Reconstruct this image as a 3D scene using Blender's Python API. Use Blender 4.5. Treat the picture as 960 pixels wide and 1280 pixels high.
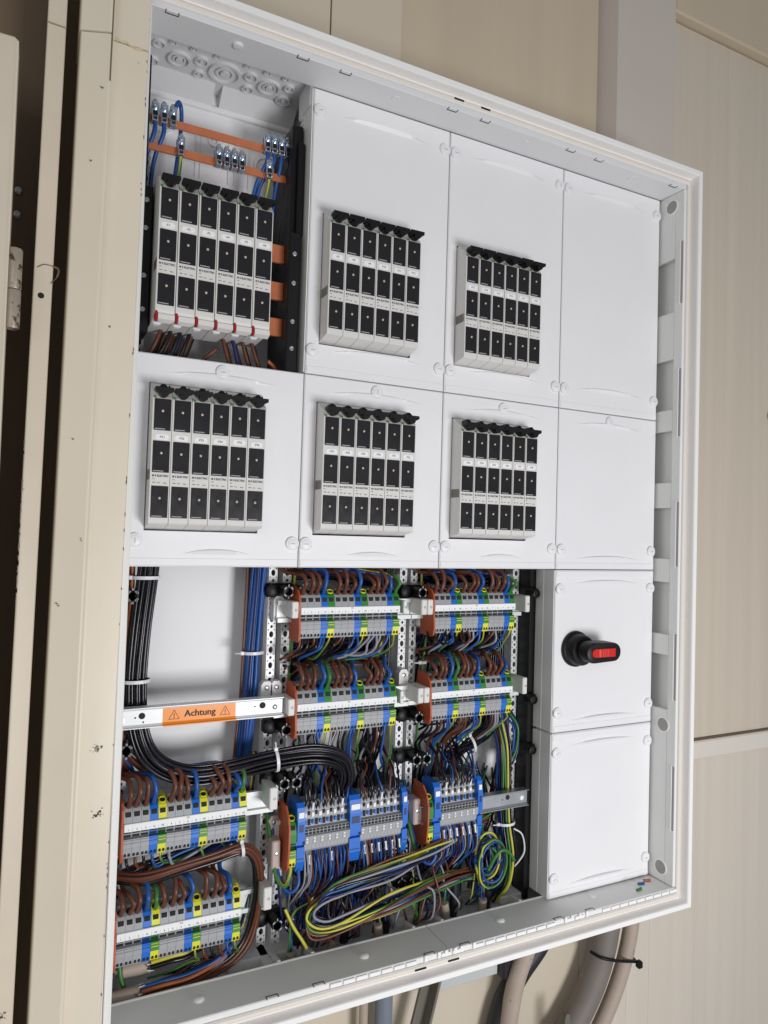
import bpy, bmesh, math, random
from mathutils import Vector, Matrix
random.seed(7)
S = 0.001                                    # everything below is written in millimetres
scene = bpy.context.scene
col = scene.collection
for o in list(bpy.data.objects): bpy.data.objects.remove(o)

# ------------------------------------------------------------------ camera
cam = bpy.data.objects.new('camera', bpy.data.cameras.new('camera')); col.objects.link(cam)
yaw, pitch, roll = -0.462750531, 0.0311573847, -0.0300612252
R = Matrix.Rotation(yaw, 3, 'Z') @ Matrix.Rotation(pitch, 3, 'X') @ Matrix.Rotation(roll, 3, 'Y')
cx, cy, cz = R.col[0], R.col[1], R.col[2]
m = Matrix.Identity(4)
for i in range(3):
    m[i][0] = cx[i]; m[i][1] = cz[i]; m[i][2] = -cy[i]
m.translation = Vector((-0.119279, -1.028174, 0.655794))
cam.matrix_world = m
cam.data.sensor_fit = 'VERTICAL'; cam.data.sensor_height = 36; cam.data.lens = 886.554 / 1280 * 36
cam.data.clip_start = 0.01; cam.data.clip_end = 100
scene.camera = cam

# ------------------------------------------------------------------ light: daylight from a wide opening, low and to the right
w = bpy.data.worlds.new('World'); scene.world = w; w.use_nodes = True
w.node_tree.nodes['Background'].inputs[0].default_value = (0.93, 0.96, 1.0, 1)
w.node_tree.nodes['Background'].inputs[1].default_value = 0.25
def area(name, loc, target, sx, sy, power, color):
    l = bpy.data.lights.new(name, 'AREA'); l.shape = 'RECTANGLE'; l.size = sx; l.size_y = sy
    l.energy = power; l.color = color
    o = bpy.data.objects.new(name, l); col.objects.link(o); o.location = loc
    o.rotation_euler = (Vector(target) - Vector(loc)).to_track_quat('-Z', 'Y').to_euler()
    return o
area('doorway_light', (0.85, -2.0, -0.02), (0.35, 0, 0.4), .7, .65, 29.5, (0.985, 0.985, 1.0))
area('fill_light', (-1.3, -2.6, 1.2), (0.2, 0, 0.6), 1.4, 1.4, 10, (1.0, 0.95, 0.89))  # added warm fill from the upper left, no visible source
scene.view_settings.view_transform = 'Standard'; scene.view_settings.look = 'None'
scene.view_settings.exposure = 0.0; scene.view_settings.gamma = 1.0
scene.view_settings.use_curve_mapping = False
scene.render.engine = 'CYCLES'

# ------------------------------------------------------------------ materials
def srgb(r, g, b):
    f = lambda c: (c / 255 / 12.92) if c / 255 <= .04045 else ((c / 255 + .055) / 1.055) ** 2.4
    return (f(r), f(g), f(b))
def mat(name, c, rough=.5, metal=0., var=.05, vs=40., bump=0., bs=400., spec=.5, spots=None, rvar=.12, stretch=None):
    """base colour with soft noise variation, roughness variation, fine relief; spots = (colour, scale, threshold)"""
    M = bpy.data.materials.new(name); M.use_nodes = True
    nt = M.node_tree; b = nt.nodes['Principled BSDF']; N = nt.nodes.new; L = nt.links.new
    b.inputs['Metallic'].default_value = metal
    b.inputs['Specular IOR Level'].default_value = spec
    tc = N('ShaderNodeTexCoord')
    n1 = N('ShaderNodeTexNoise'); n1.inputs['Scale'].default_value = vs; n1.inputs['Detail'].default_value = 4
    if stretch:                      # runs and streaks down the sheet
        mp = N('ShaderNodeMapping'); mp.inputs['Scale'].default_value = (1, 1, stretch)
        L(tc.outputs['Object'], mp.inputs['Vector']); L(mp.outputs[0], n1.inputs['Vector'])
    else: L(tc.outputs['Object'], n1.inputs['Vector'])
    mx = N('ShaderNodeMix'); mx.data_type = 'RGBA'
    mx.inputs[6].default_value = (*[min(1, x * (1 - var)) for x in c], 1)
    mx.inputs[7].default_value = (*[min(1, x * (1 + var)) for x in c], 1)
    L(n1.outputs['Fac'], mx.inputs[0]); out = mx.outputs[2]
    if spots:
        sc, ss, st = spots
        n2 = N('ShaderNodeTexNoise'); n2.inputs['Scale'].default_value = ss; n2.inputs['Detail'].default_value = 6
        n2.inputs['Roughness'].default_value = .65
        L(tc.outputs['Object'], n2.inputs['Vector'])
        cr = N('ShaderNodeValToRGB'); cr.color_ramp.elements[0].position = st; cr.color_ramp.elements[1].position = st + .06
        L(n2.outputs['Fac'], cr.inputs[0])
        m2 = N('ShaderNodeMix'); m2.data_type = 'RGBA'; m2.inputs[7].default_value = (*sc, 1)
        L(cr.outputs[0], m2.inputs[0]); L(out, m2.inputs[6]); out = m2.outputs[2]
    L(out, b.inputs['Base Color'])
    mr = N('ShaderNodeMapRange'); mr.inputs[3].default_value = max(.03, rough - rvar / 2); mr.inputs[4].default_value = min(1, rough + rvar / 2)
    L(n1.outputs['Fac'], mr.inputs[0]); L(mr.outputs[0], b.inputs['Roughness'])
    if bump:
        n3 = N('ShaderNodeTexNoise'); n3.inputs['Scale'].default_value = bs; n3.inputs['Detail'].default_value = 3
        L(tc.outputs['Object'], n3.inputs['Vector'])
        bp = N('ShaderNodeBump'); bp.inputs['Strength'].default_value = bump; bp.inputs['Distance'].default_value = .002
        L(n3.outputs['Fac'], bp.inputs['Height']); L(bp.outputs[0], b.inputs['Normal'])
    return M
def emat(name, c, **k): return mat(name, srgb(*c), **k)
WHITE = emat('white_cover_plastic', (238, 237, 239), rough=.4, var=.022, vs=11, bump=.035, bs=900, rvar=.2, spots=((.66, .655, .66), 38, .735))
FRAME = emat('white_coated_steel', (247, 245, 244), rough=.38, var=.015, vs=8, bump=.03, bs=700)
GREYP = emat('pale_grey_plastic', (234, 234, 231), rough=.5, var=.02, vs=10, bump=.03, bs=700)
LINER = emat('cabinet_inner_plastic', (224, 224, 225), rough=.5, var=.02, vs=10, bump=.03, bs=700)
BACK = emat('white_back_panel', (244, 243, 244), rough=.5, var=.02, vs=5)
GASK = emat('cream_gasket', (232, 224, 213), rough=.5, var=.03, vs=20)
BLACK = emat('black_plastic', (15, 15, 17), rough=.45, spec=.35, var=.15, vs=60, bump=.04)
WINDOW = emat('black_window_plastic', (30, 29, 33), rough=.28, var=.12, vs=50, rvar=.2, bump=.02)
DARK = emat('dark_opening', (14, 14, 15), rough=.7, var=.1)
FUSE = emat('light_grey_fuse_plastic', (222, 220, 216), rough=.48, var=.03, vs=30, bump=.03)
PAPER = emat('white_marker', (244, 244, 244), rough=.6, var=.015)
INK = emat('black_ink', (22, 22, 24), rough=.7)
INKG = emat('grey_ink', (90, 90, 92), rough=.7)
LENS = emat('lens_plastic', (196, 182, 168), rough=.2)
TGREY = emat('terminal_grey', (164, 166, 169), rough=.5, var=.05, vs=60, bump=.04)
TBLUE = emat('terminal_blue', (16, 106, 206), rough=.42, var=.06, vs=60)
TGREEN = emat('terminal_green', (46, 134, 50), rough=.45, var=.08, vs=60)
TYEL = emat('terminal_yellow', (226, 222, 48), rough=.45, var=.08, vs=60)
ORANGE = emat('orange_end_plate', (186, 84, 42), rough=.5, var=.05)
LABELO = emat('orange_label', (243, 146, 32), rough=.4, var=.03, vs=25)
ZINC = emat('zinc_plated_steel', (186, 189, 194), rough=.34, metal=.85, var=.08, vs=35, bump=.04)
GALV = emat('galvanised_rail', (226, 227, 228), rough=.42, metal=.15, var=.06, vs=50, bump=.05)
COPPER = emat('copper', (220, 132, 92), rough=.32, metal=.4, var=.16, vs=60, bump=.05)
CLAMPM = emat('bright_zinc_screw', (200, 212, 228), rough=.16, metal=.9, var=.15, vs=120)
RED = emat('red_plastic', (212, 32, 26), rough=.38, var=.05)
REDC = emat('red_clip_plastic', (170, 22, 26), rough=.35, var=.1)
W_BROWN = emat('brown_wire_insulation', (100, 56, 38), rough=.36, var=.1, vs=80)
W_BLUE = emat('blue_wire_insulation', (30, 80, 152), rough=.36, var=.1, vs=80)
W_BLACK = emat('black_wire_insulation', (20, 19, 24), rough=.22, var=.2, vs=80)
W_PURP = emat('dark_violet_wire_insulation', (34, 28, 44), rough=.24, var=.2, vs=80)
W_GREEN = emat('green_wire_insulation', (60, 120, 52), rough=.38, var=.1, vs=80)
W_YEL = emat('yellow_wire_insulation', (200, 190, 66), rough=.38, var=.1, vs=80)
W_GREY = emat('grey_wire_insulation', (146, 146, 156), rough=.4, var=.1, vs=80)
W_NAVY = emat('dark_blue_wire_insulation', (26, 40, 96), rough=.36, var=.1, vs=80)
W_OR = emat('orange_brown_wire_insulation', (166, 92, 48), rough=.38, var=.1, vs=80)
SHEATH = emat('grey_cable_sheath', (122, 114, 108), rough=.6, var=.14, vs=25, bump=.15, bs=120, spots=((.22, .14, .08), 45, .66))
SHEATHL = emat('pale_cable_sheath', (176, 160, 146), rough=.6, var=.12, vs=25, bump=.12, bs=120, spots=((.2, .12, .08), 40, .64))
SHEATHB = emat('black_cable_sheath', (34, 34, 38), rough=.5, var=.12)
TIE = emat('white_cable_tie', (225, 226, 228), rough=.35, var=.03)
BEIGE = emat('beige_painted_steel', (223, 212, 192), rough=.42, var=.06, vs=6, bump=.22, bs=26, rvar=.25, spots=((.24, .2, .15), 21, .705))
BEIGE2 = emat('beige_painted_steel_worn', (212, 200, 181), rough=.45, var=.1, vs=8, bump=.25, bs=24, rvar=.25, spots=((.22, .15, .09), 16, .68))
CAVE = emat('shaded_gap_brown', (112, 94, 74), rough=.6, var=.15, vs=8)  # brown with the shade of deep gaps put into its colour
RUST = emat('worn_hinge_steel', (168, 156, 142), rough=.42, metal=.35, var=.2, vs=60, spots=((.1, .05, .025), 60, .55))
RUSTSPOT = emat('rust', (150, 92, 40), rough=.8, var=.3, vs=200)
WALLM = emat('cream_wall_cladding', (218, 208, 194), rough=.5, var=.09, vs=34, stretch=.02, bump=.06, bs=60, spots=((.25, .17, .1), 9, .75))
WALLR = emat('beige_wall_cladding', (212, 200, 183), rough=.5, var=.09, vs=34, stretch=.02, bump=.06, bs=60, spots=((.3, .22, .15), 7, .74))
WALLC = emat('warm_cream_cladding', (212, 200, 180), rough=.5, var=.05, vs=3, bump=.05, bs=60)
WALLD = emat('tan_wall_cladding', (204, 188, 164), rough=.5, var=.08, vs=20, stretch=.04, bump=.06, bs=60, spots=((.25, .17, .1), 8, .76))
PALER = emat('pale_rail_paint', (226, 219, 208), rough=.45, var=.05, vs=6, bump=.04, bs=80)
PALE = emat('pale_post_paint', (206, 196, 186), rough=.45, var=.04, vs=4, bump=.04, bs=80)
GPLATE = emat('grey_mounting_plate', (196, 200, 200), rough=.5, var=.04, vs=12)
ANGLE = emat('grey_steel_angle', (120, 116, 106), rough=.5, metal=.3, var=.15, vs=40, bump=.06)
PLUG = emat('grey_plug', (160, 158, 155), rough=.6)
CHIP = emat('scuffed_paint', (120, 110, 98), rough=.7, var=.3, vs=300)
PIPE = emat('blue_grey_pipe', (122, 130, 142), rough=.4, var=.08)

# ------------------------------------------------------------------ mesh building
LOC = {}
class MB:
    def __init__(s): s.v = []; s.f = []; s.m = []
    def add(s, vs, fs, mi=0):
        b = len(s.v); s.v += [tuple(v) for v in vs]
        for f in fs: s.f.append(tuple(b + i for i in f)); s.m.append(mi)
        return s
    def box(s, x0, x1, y0, y1, z0, z1, c=0., mi=0):
        lo = (min(x0, x1), min(y0, y1), min(z0, z1)); hi = (max(x0, x1), max(y0, y1), max(z0, z1))
        if c <= 0:
            v = [(a, b, d) for a in (lo[0], hi[0]) for b in (lo[1], hi[1]) for d in (lo[2], hi[2])]
            return s.add(v, [(0, 1, 3, 2), (4, 6, 7, 5), (0, 4, 5, 1), (2, 3, 7, 6), (0, 2, 6, 4), (1, 5, 7, 3)], mi)
        c = min(c, *[(hi[i] - lo[i]) * .49 for i in range(3)])
        ix = {}; v = []
        for a in (0, 1):
            for b in (0, 1):
                for d in (0, 1):
                    k = (a, b, d)
                    for ax in range(3):
                        p = [hi[i] if k[i] else lo[i] for i in range(3)]
                        for i in range(3):
                            if i != ax: p[i] += -c if k[i] else c
                        ix[(k, ax)] = len(v); v.append(tuple(p))
        f = []
        for ax in range(3):
            o = [i for i in range(3) if i != ax]
            for sd in (0, 1):
                q = []
                for (a, b) in ((0, 0), (1, 0), (1, 1), (0, 1)):
                    k = [0, 0, 0]; k[ax] = sd; k[o[0]] = a; k[o[1]] = b; q.append(ix[(tuple(k), ax)])
                f.append(tuple(q))
            for a in (0, 1):
                for b in (0, 1):
                    k0 = [0, 0, 0]; k0[o[0]] = a; k0[o[1]] = b; k1 = list(k0); k1[ax] = 1
                    k0 = tuple(k0); k1 = tuple(k1)
                    f.append((ix[(k0, o[0])], ix[(k1, o[0])], ix[(k1, o[1])], ix[(k0, o[1])]))
        for a in (0, 1):
            for b in (0, 1):
                for d in (0, 1): f.append(tuple(ix[((a, b, d), i)] for i in range(3)))
        return s.add(v, f, mi)
    def lathe(s, c, axis, prof, n=16, mi=0, sq=(1, 1)):
        """prof: (radius, distance along axis) list; closed with caps"""
        a = Vector(axis).normalized(); u = a.orthogonal().normalized()
        if abs(a.y) > .9: u = Vector((1, 0, 0))
        t = a.cross(u); c = Vector(c); v = []; f = []
        for r, h in prof:
            for i in range(n):
                th = 2 * math.pi * i / n
                v.append(c + a * h + u * (r * sq[0] * math.cos(th)) + t * (r * sq[1] * math.sin(th)))
        for j in range(len(prof) - 1):
            for i in range(n):
                k = (i + 1) % n; f.append((j * n + i, j * n + k, (j + 1) * n + k, (j + 1) * n + i))
        f.append(tuple(range(n))); f.append(tuple((len(prof) - 1) * n + i for i in range(n)))
        return s.add(v, f, mi)
    def cyl(s, c, axis, r, h, n=16, mi=0, ch=0.):
        pr = [(r, 0), (r, h)] if not ch else [(r, 0), (r, h - ch), (r - ch, h)]
        return s.lathe(c, axis, pr, n, mi)
    def ring(s, c, axis, ri, ro, h, n=20, mi=0):
        a = Vector(axis).normalized(); u = Vector((1, 0, 0)) if abs(a.x) < .9 else Vector((0, 1, 0))
        u = (u - a * u.dot(a)).normalized(); t = a.cross(u); c = Vector(c); v = []; f = []
        pr = [(ri, 0), (ro, 0), (ro, h), (ri, h)]
        for r, hh in pr:
            for i in range(n):
                th = 2 * math.pi * i / n; v.append(c + a * hh + u * r * math.cos(th) + t * r * math.sin(th))
        for j in range(4):
            for i in range(n):
                k = (i + 1) % n; jj = (j + 1) % 4; f.append((j * n + i, j * n + k, jj * n + k, jj * n + i))
        return s.add(v, f, mi)
    def prism(s, poly, plane, a, b, mi=0):
        g = {'yz': lambda p, q: (q, p[0], p[1]), 'xz': lambda p, q: (p[0], q, p[1]), 'xy': lambda p, q: (p[0], p[1], q)}[plane]
        n = len(poly); v = [g(p, a) for p in poly] + [g(p, b) for p in poly]
        f = [tuple(range(n)), tuple(range(n, 2 * n))] + [(i, (i + 1) % n, n + (i + 1) % n, n + i) for i in range(n)]
        return s.add(v, f, mi)
    def tube(s, pts, r, n=8, mi=(0,), twist=0., caps=True):
        pts = [Vector(p) for p in pts]; k = len(pts); v = []; nrm = None
        T = [(pts[min(i + 1, k - 1)] - pts[max(i - 1, 0)]).normalized() for i in range(k)]
        nrm = T[0].orthogonal().normalized()
        for i in range(k):
            nrm = (nrm - T[i] * nrm.dot(T[i]))
            nrm = nrm.normalized() if nrm.length > 1e-6 else T[i].orthogonal().normalized()
            bi = T[i].cross(nrm); rr = r[i] if isinstance(r, (list, tuple)) else r
            for j in range(n):
                th = 2 * math.pi * j / n + twist * i
                v.append(pts[i] + nrm * rr * math.cos(th) + bi * rr * math.sin(th))
        b = len(s.v); s.v += [tuple(x) for x in v]
        for i in range(k - 1):
            for j in range(n):
                q = (j + 1) % n
                s.f.append((b + i * n + j, b + i * n + q, b + (i + 1) * n + q, b + (i + 1) * n + j)); s.m.append(mi[(j * len(mi)) // n])
        if caps:
            s.f.append(tuple(b + j for j in range(n))); s.m.append(mi[0])
            s.f.append(tuple(b + (k - 1) * n + j for j in range(n))); s.m.append(mi[0])
        return s
    def text(s, string, size, x, y, z, mi=0, align='CENTER', sx=1., bold=.012):
        vs, fs = text_mesh(string, align, bold)
        return s.add([(x + a * size * sx, y, z + b * size) for a, b in vs], fs, mi)
    def build(s, name, mats, parent=None, loc=None, smooth=False, label=None, cat=None, group=None, kind=None):
        L = LOC[parent.name] if parent is not None else Vector(loc or (0, 0, 0))
        me = bpy.data.meshes.new(name)
        me.from_pydata([((x - L[0]) * S, (y - L[1]) * S, (z - L[2]) * S) for x, y, z in s.v], [], s.f)
        if not isinstance(mats, (list, tuple)): mats = [mats]
        for M in mats: me.materials.append(M)
        if len(mats) > 1: me.polygons.foreach_set('material_index', s.m)
        bm = bmesh.new(); bm.from_mesh(me); bmesh.ops.recalc_face_normals(bm, faces=bm.faces); bm.to_mesh(me); bm.free()
        if smooth:
            me.polygons.foreach_set('use_smooth', [True] * len(me.polygons))
            me.set_sharp_from_angle(angle=math.radians(smooth if smooth is not True else 40))
        o = bpy.data.objects.new(name, me); col.objects.link(o); LOC[o.name] = Vector(L)
        if parent is not None: o.parent = parent
        else: o.location = Vector(L) * S
        tag(o, label, cat, group, kind); return o
TM = {}
def text_mesh(string, align, bold):
    k = (string, align, bold)
    if k not in TM:
        c = bpy.data.curves.new('lettering', 'FONT'); c.body = string; c.size = 1; c.align_x = align; c.align_y = 'CENTER'; c.resolution_u = 2; c.offset = bold
        o = bpy.data.objects.new('lettering', c); col.objects.link(o)
        dg = bpy.context.evaluated_depsgraph_get(); me = bpy.data.meshes.new_from_object(o.evaluated_get(dg))
        TM[k] = ([(v.co.x, v.co.y) for v in me.vertices], [tuple(p.vertices) for p in me.polygons])
        bpy.data.objects.remove(o); bpy.data.meshes.remove(me); bpy.data.curves.remove(c)
    return TM[k]
def tag(o, label=None, cat=None, group=None, kind=None):
    if label: o['label'] = label
    if cat: o['category'] = cat
    if group: o['group'] = group
    if kind: o['kind'] = kind
def thing(name, loc, label, cat, group=None, kind=None):
    o = bpy.data.objects.new(name, None); col.objects.link(o); o.empty_display_size = .01
    o.location = Vector(loc) * S; LOC[o.name] = Vector(loc); tag(o, label, cat, group, kind); return o
def copy_tree(o, parent=None):
    c = o.copy(); col.objects.link(c)
    if parent is not None: c.parent = parent
    for ch in o.children: copy_tree(ch, c)
    return c
ORDX = ['first', 'second', 'third', 'fourth', 'fifth', 'sixth', 'seventh', 'eighth', 'ninth', 'tenth', 'eleventh', 'twelfth', 'thirteenth', 'fourteenth', 'fifteenth', 'sixteenth', 'seventeenth', 'eighteenth', 'nineteenth', 'twentieth']
ORD = ORDX + ['twenty-' + q for q in ORDX[:9]]
def spline(P, k=6):
    P = [Vector(p) for p in P]; out = []
    Q = [P[0] * 2 - P[1]] + P + [P[-1] * 2 - P[-2]]
    for i in range(1, len(Q) - 2):
        for j in range(k):
            t = j / k; a, b, c, d = Q[i - 1], Q[i], Q[i + 1], Q[i + 2]
            out.append(.5 * ((2 * b) + (c - a) * t + (2 * a - 5 * b + 4 * c - d) * t * t + (3 * b - a - 3 * c + d) * t ** 3))
    out.append(P[-1]); return out
def wire(name, pts, r, mats, label, group=None, k=6, n=8, cat='wire'):
    p = spline(pts, k); mb = MB()
    if not isinstance(mats, tuple): mats = (mats,)
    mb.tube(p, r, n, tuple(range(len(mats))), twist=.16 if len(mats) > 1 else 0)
    return mb.build(name, list(mats), None, tuple(p[0]), smooth=60, label=label, cat=cat, group=group)
YG = (W_GREEN, W_GREEN, W_YEL)
BLACK_GLINT = (W_BLACK,) * 9 + (W_GREY,)  # black insulation with a painted highlight line along one side
CN = {id(BLACK_GLINT): 'black', id(W_BROWN): 'brown', id(W_BLUE): 'blue', id(W_BLACK): 'black', id(W_PURP): 'dark violet', id(W_GREEN): 'green', id(W_YEL): 'yellow',
      id(W_GREY): 'grey', id(W_NAVY): 'dark blue', id(W_OR): 'orange-brown', id(YG): 'green-yellow'}
def cname(c): return CN[id(c)]
def wname(c): return cname(c).replace('-', '_').replace(' ', '_') + '_wire'
def jit(a): return random.uniform(-a, a)

# ------------------------------------------------------------------ the wall behind
wall = MB().box(-900, 3200, 170, 190, -1200, 2600).build('wall', WALLD, kind='structure')
def wp(x0, x1, z0, z1, y, M, name='wall_panel'): return MB().box(x0, x1, y, 169, z0, z1, .5).build(name, M, wall)
wp(-800, 326, -1100, 2500, 140, WALLC); wp(328.5, 470, -1100, 2500, 139, WALLC); wp(471, 957, -1100, 598, 143, WALLC); wp(471, 957, 600, 2500, 143, WALLD)
MB().prism([(958, 168), (985, 112), (1160, 112), (1164, 168)], 'xy', 140, 2500).build('wall_post', PALE, wall)
for i in range(14):                                   # narrow cladding boards on the right, faint vertical joints
    a = 1161 + i * 72
    wp(a, a + 71.85, 200, 1880, 141 + (i % 3) * .12, WALLR); wp(a, a + 71.85, -1100, 150, 142 + (i % 2) * .15, WALLM)
for i in range(3): wp(958 + i * 67.6, 958 + i * 67.6 + 67.45, -1100, 139, 142 + (i % 2) * .15, WALLM)
MB().box(958, 2200, 128, 168, 154, 196, 3).build('wall_rail', PALER, wall)
MB().box(1164, 2200, 137, 168, 197, 199.6, 0).build('joint_strip', CAVE, wall)
MB().box(1166, 2200, 118, 168, 1884, 2100, 4).build('wall_rail', WALLD, wall)
mb = MB()
for x, z in ((700, 1530), (655, 1545)): mb.cyl((x, 143.5, z), (0, -1, 0), 4, 1.5, 10)
mb.build('screw_hole', DARK, wall, kind='stuff')
MB().lathe((1560, 141, 985), (0, -1, 0), [(19, 0), (19, 6), (15, 11)], 18).build('cable_gland', BLACK, loc=(1560, 141, 985), smooth=True,
    label='dark round knob on the wall at the far right edge', cat='knob')

# ------------------------------------------------------------------ cabinet shell
cab = thing('distribution_cabinet', (500, 135, -36), 'large white wall-mounted distribution cabinet standing open without its door', 'cabinet')
bp = MB().box(-20, 1020, 130, 134, -28, 1384, 1).build('back_panel', BACK, cab)
for x, z, r in ((42, 1302, 20), (125, 1290, 9), (213, 1268, 20), (42, 380, 14), (200, 200, 14)):
    b = MB(); b.ring((x, 130, z), (0, -1, 0), r - 4, r, 5, 24); b.cyl((x, 130, z), (0, -1, 0), r * .45, 4, 16, ch=1); b.build('moulded_boss', BACK, bp, smooth=True)
for x in (72, 96, 104, 150, 160, 184): MB().box(x, x + 1.6, 127.6, 130.2, 1225, 1300, .5).build('moulded_rib', BACK, bp)
MB().box(-8, 262, 122, 130, 1338, 1347, 2).build('moulded_ledge', BACK, bp)
def loops(profile, name, M, parent, smooth=False):
    """profile of (offset outwards, y) swept round the opening"""
    mb = MB(); v = []; f = []; n = len(profile)
    for o, y in profile: v += [(-o, y, -o), (1000 + o, y, -o), (1000 + o, y, 1350 + o), (-o, y, 1350 + o)]
    for j in range(n - 1):
        for i in range(4): f.append((j * 4 + i, j * 4 + (i + 1) % 4, (j + 1) * 4 + (i + 1) % 4, (j + 1) * 4 + i))
    mb.add(v, f); return mb.build(name, M, parent, smooth=smooth)
frame = loops([(20, 40), (20, -40), (10.2, -40.5), (9.7, -59), (10.4, -60.4), (11.2, -59), (11.2, -52), (25.5, -52), (26, -70), (27, -72), (35, -72), (36.2, -70.8), (36.5, 132)], 'front_frame', FRAME, cab)
gk = loops([(11.6, -52.4), (11.9, -58), (13, -60.6), (15, -61.6), (17.2, -60.8), (18.6, -58), (19, -52.4)], 'gasket', GASK, cab, smooth=60)
mb = MB()
for x in (468, 520): mb.box(x, x + 18, -62.2, -59, 1363.8, 1366.4)
mb.build('gasket_slot', DARK, gk, kind='stuff')
mb = MB()
for x in (440, 500): mb.box(x, x + 20, -62.2, -59, -16.6, -13.8)
mb.build('gasket_slot', DARK, gk, kind='stuff')
# top: flange under the lintel and the knockout plate further back
tf = MB().box(-9, 1009, -56.5, 3, 1350.5, 1359.5, 1.2).build('top_flange', LINER, cab)
for x in (120, 375, 633, 885): MB().lathe((x, -34, 1350.5), (0, 0, -1), [(7, 0), (6.6, .8), (4.6, 1.0), (4, .4)] if x > 200 else [(8, 0), (8, 1), (6.5, 3.2), (3, 4)], 18).build('flange_plug', LINER, tf, smooth=35)
tw = MB().box(-9, 1009, 4, 129, 1368, 1374, 1).build('top_wall', LINER, cab)
def knock(x, y, r):
    k = MB(); k.ring((x, y, 1368), (0, 0, -1), r * .82, r, 5, 24); k.ring((x, y, 1368), (0, 0, -1), r * .42, r * .58, 3.5, 20); k.cyl((x, y, 1368), (0, 0, -1), r * .3, 5, 14)
    return k.build('knockout', LINER, tw, smooth=True)
for x, y, r in ((22, 40, 9), (55, 62, 17), (86, 50, 10), (88, 82, 8), (125, 62, 25), (163, 50, 10), (166, 82, 9), (196, 62, 18), (225, 48, 8), (20, 84, 8), (40, 26, 5), (70, 26, 5), (104, 26, 4), (150, 26, 4), (182, 26, 5), (212, 26, 5), (226, 84, 12)): knock(x, y, r)
mb = MB(); mb.prism([(96, 1368), (129.5, 1368), (129.5, 1338)], 'yz', -8, 118); mb.prism([(96, 1368), (129.5, 1368), (129.5, 1338)], 'yz', 130, 256); mb.build('corner_fillet', LINER, tw)
for x0, x1 in ((-9, 4), (246, 254)): MB().box(x0, x1, 6, 60, 1322, 1367.5, 2).build('corner_block', LINER, tw)
# bottom ledges: two pieces with a seam between
for i, (x0, x1) in enumerate(((-9, 504.2), (505.8, 1009))):
    bl = MB().prism([(-56.5, -9.4), (-56.5, -2), (-55, -.8), (15, -.8), (17, .6), (19, .6), (19, -26), (17, -26), (17, -11)], 'yz', x0, x1).build('bottom_ledge', GREYP, cab)
    for x in ((119, 373) if i == 0 else (631, 837)):
        MB().lathe((x, -18, -.8), (0, 0, 1), [(8, 0), (7.6, 1.5), (5.5, 3.2), (2, 3.8)], 18).build('ledge_plug', GREYP, bl, smooth=True)
bw = MB().box(-9, 1009, 19.5, 129, -30, -26, 1).build('bottom_wall', LINER, cab)
for x in (245, 300, 480, 535, 700): MB().prism([(19.6, -26), (50, -26), (50, -3), (19.6, 2)], 'yz', x, x + 5).build('bottom_web', LINER, bw)
for x0, x1, y0 in ((180, 300, 60), (230, 246, 24), (470, 545, 70), (690, 745, 60)): MB().box(x0, x1, y0, 128, -26, -10, 2).build('bottom_step', LINER, bw)
# clip tongues round the rim
def clip(x, z, up, parent):
    c = MB(); s_ = 1 if up else -1
    for a, b_, d0, d1 in ((-9, -8, 0, 6.4), (8, 9, 0, 6.4), (-9, 9, 6.4, 7.4)):
        y0, y1 = -56.8 + d0, -56.8 + d1
        c.box(x + a, x + b_, y0 - .4, y1, z - .35, z + .35)
    return c.build('clip_slot', DARK, parent)
for x in (25, 212, 280, 470, 534, 718, 784, 975): clip(x, 1350.4, True, tf)
for x in (214, 284, 470, 536, 728, 800): clip(x, -.8, False, cab)
for x0 in range(300, 1000, 21):
    if any(abs(x0 + 9 - q) < 16 for q in (470, 536, 728, 800)): continue
    MB().box(x0, x0 + 19, -59.4, -56.7, -8.6, -2.4, .8).build('rim_tooth', FRAME, cab)
for q in (458, 482, 495, 512, 524, 548): MB().box(q, q + 6, -60, -56.7, -8.6, 1.5, .8).build('rim_tooth', FRAME, cab)
for q in (738, 752, 770, 786): MB().box(q, q + 5, -60, -56.7, -8.6, 2, .8).build('rim_tooth', FRAME, cab)
# right side wall: raised liner with pockets
sw = MB().box(1016.2, 1018.6, -38, 40, -8, 1352).build('side_wall', GREYP, cab)
MB().box(1003, 1009.5, -56.5, -36.2, .8, 1350, .8).build('liner_strip', GREYP, sw)
zs = [(1219, 1350), (1018, 1112), (876, 918), (724, 774), (578, 624), (436, 476), (.8, 331)]
for z0, z1 in zs: MB().box(1003, 1016, -36, 14, z0, z1, .8).build('liner_block', GREYP, sw)
for z in (1325, 301, 27):
    k = MB(); k.ring((1003.2, -27, z), (-1, 0, 0), 12.5, 15, 1.4, 28); k.build('hole_rim', FRAME, sw, smooth=True)
    MB().cyl((1002.4, -27, z), (-1, 0, 0), 12.4, .6, 28).build('hole_plug', PLUG, sw, smooth=True)
for z0, z1 in ((1125, 1248), (863, 996), (610, 735), (353, 480), (106, 227)):
    MB().box(1002.2, 1003, -56.2, -51, z0, z1, .2).build('hinge_slot', PLUG, sw)
    MB().box(1000.8, 1003.2, -50.9, -49.9, z0 - 1, z1 + 1, .4).build('slot_rib', FRAME, sw)
MB().box(-10, -1, -56, 40, -8, 1350, .8).build('side_liner', GREYP, cab)
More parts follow.
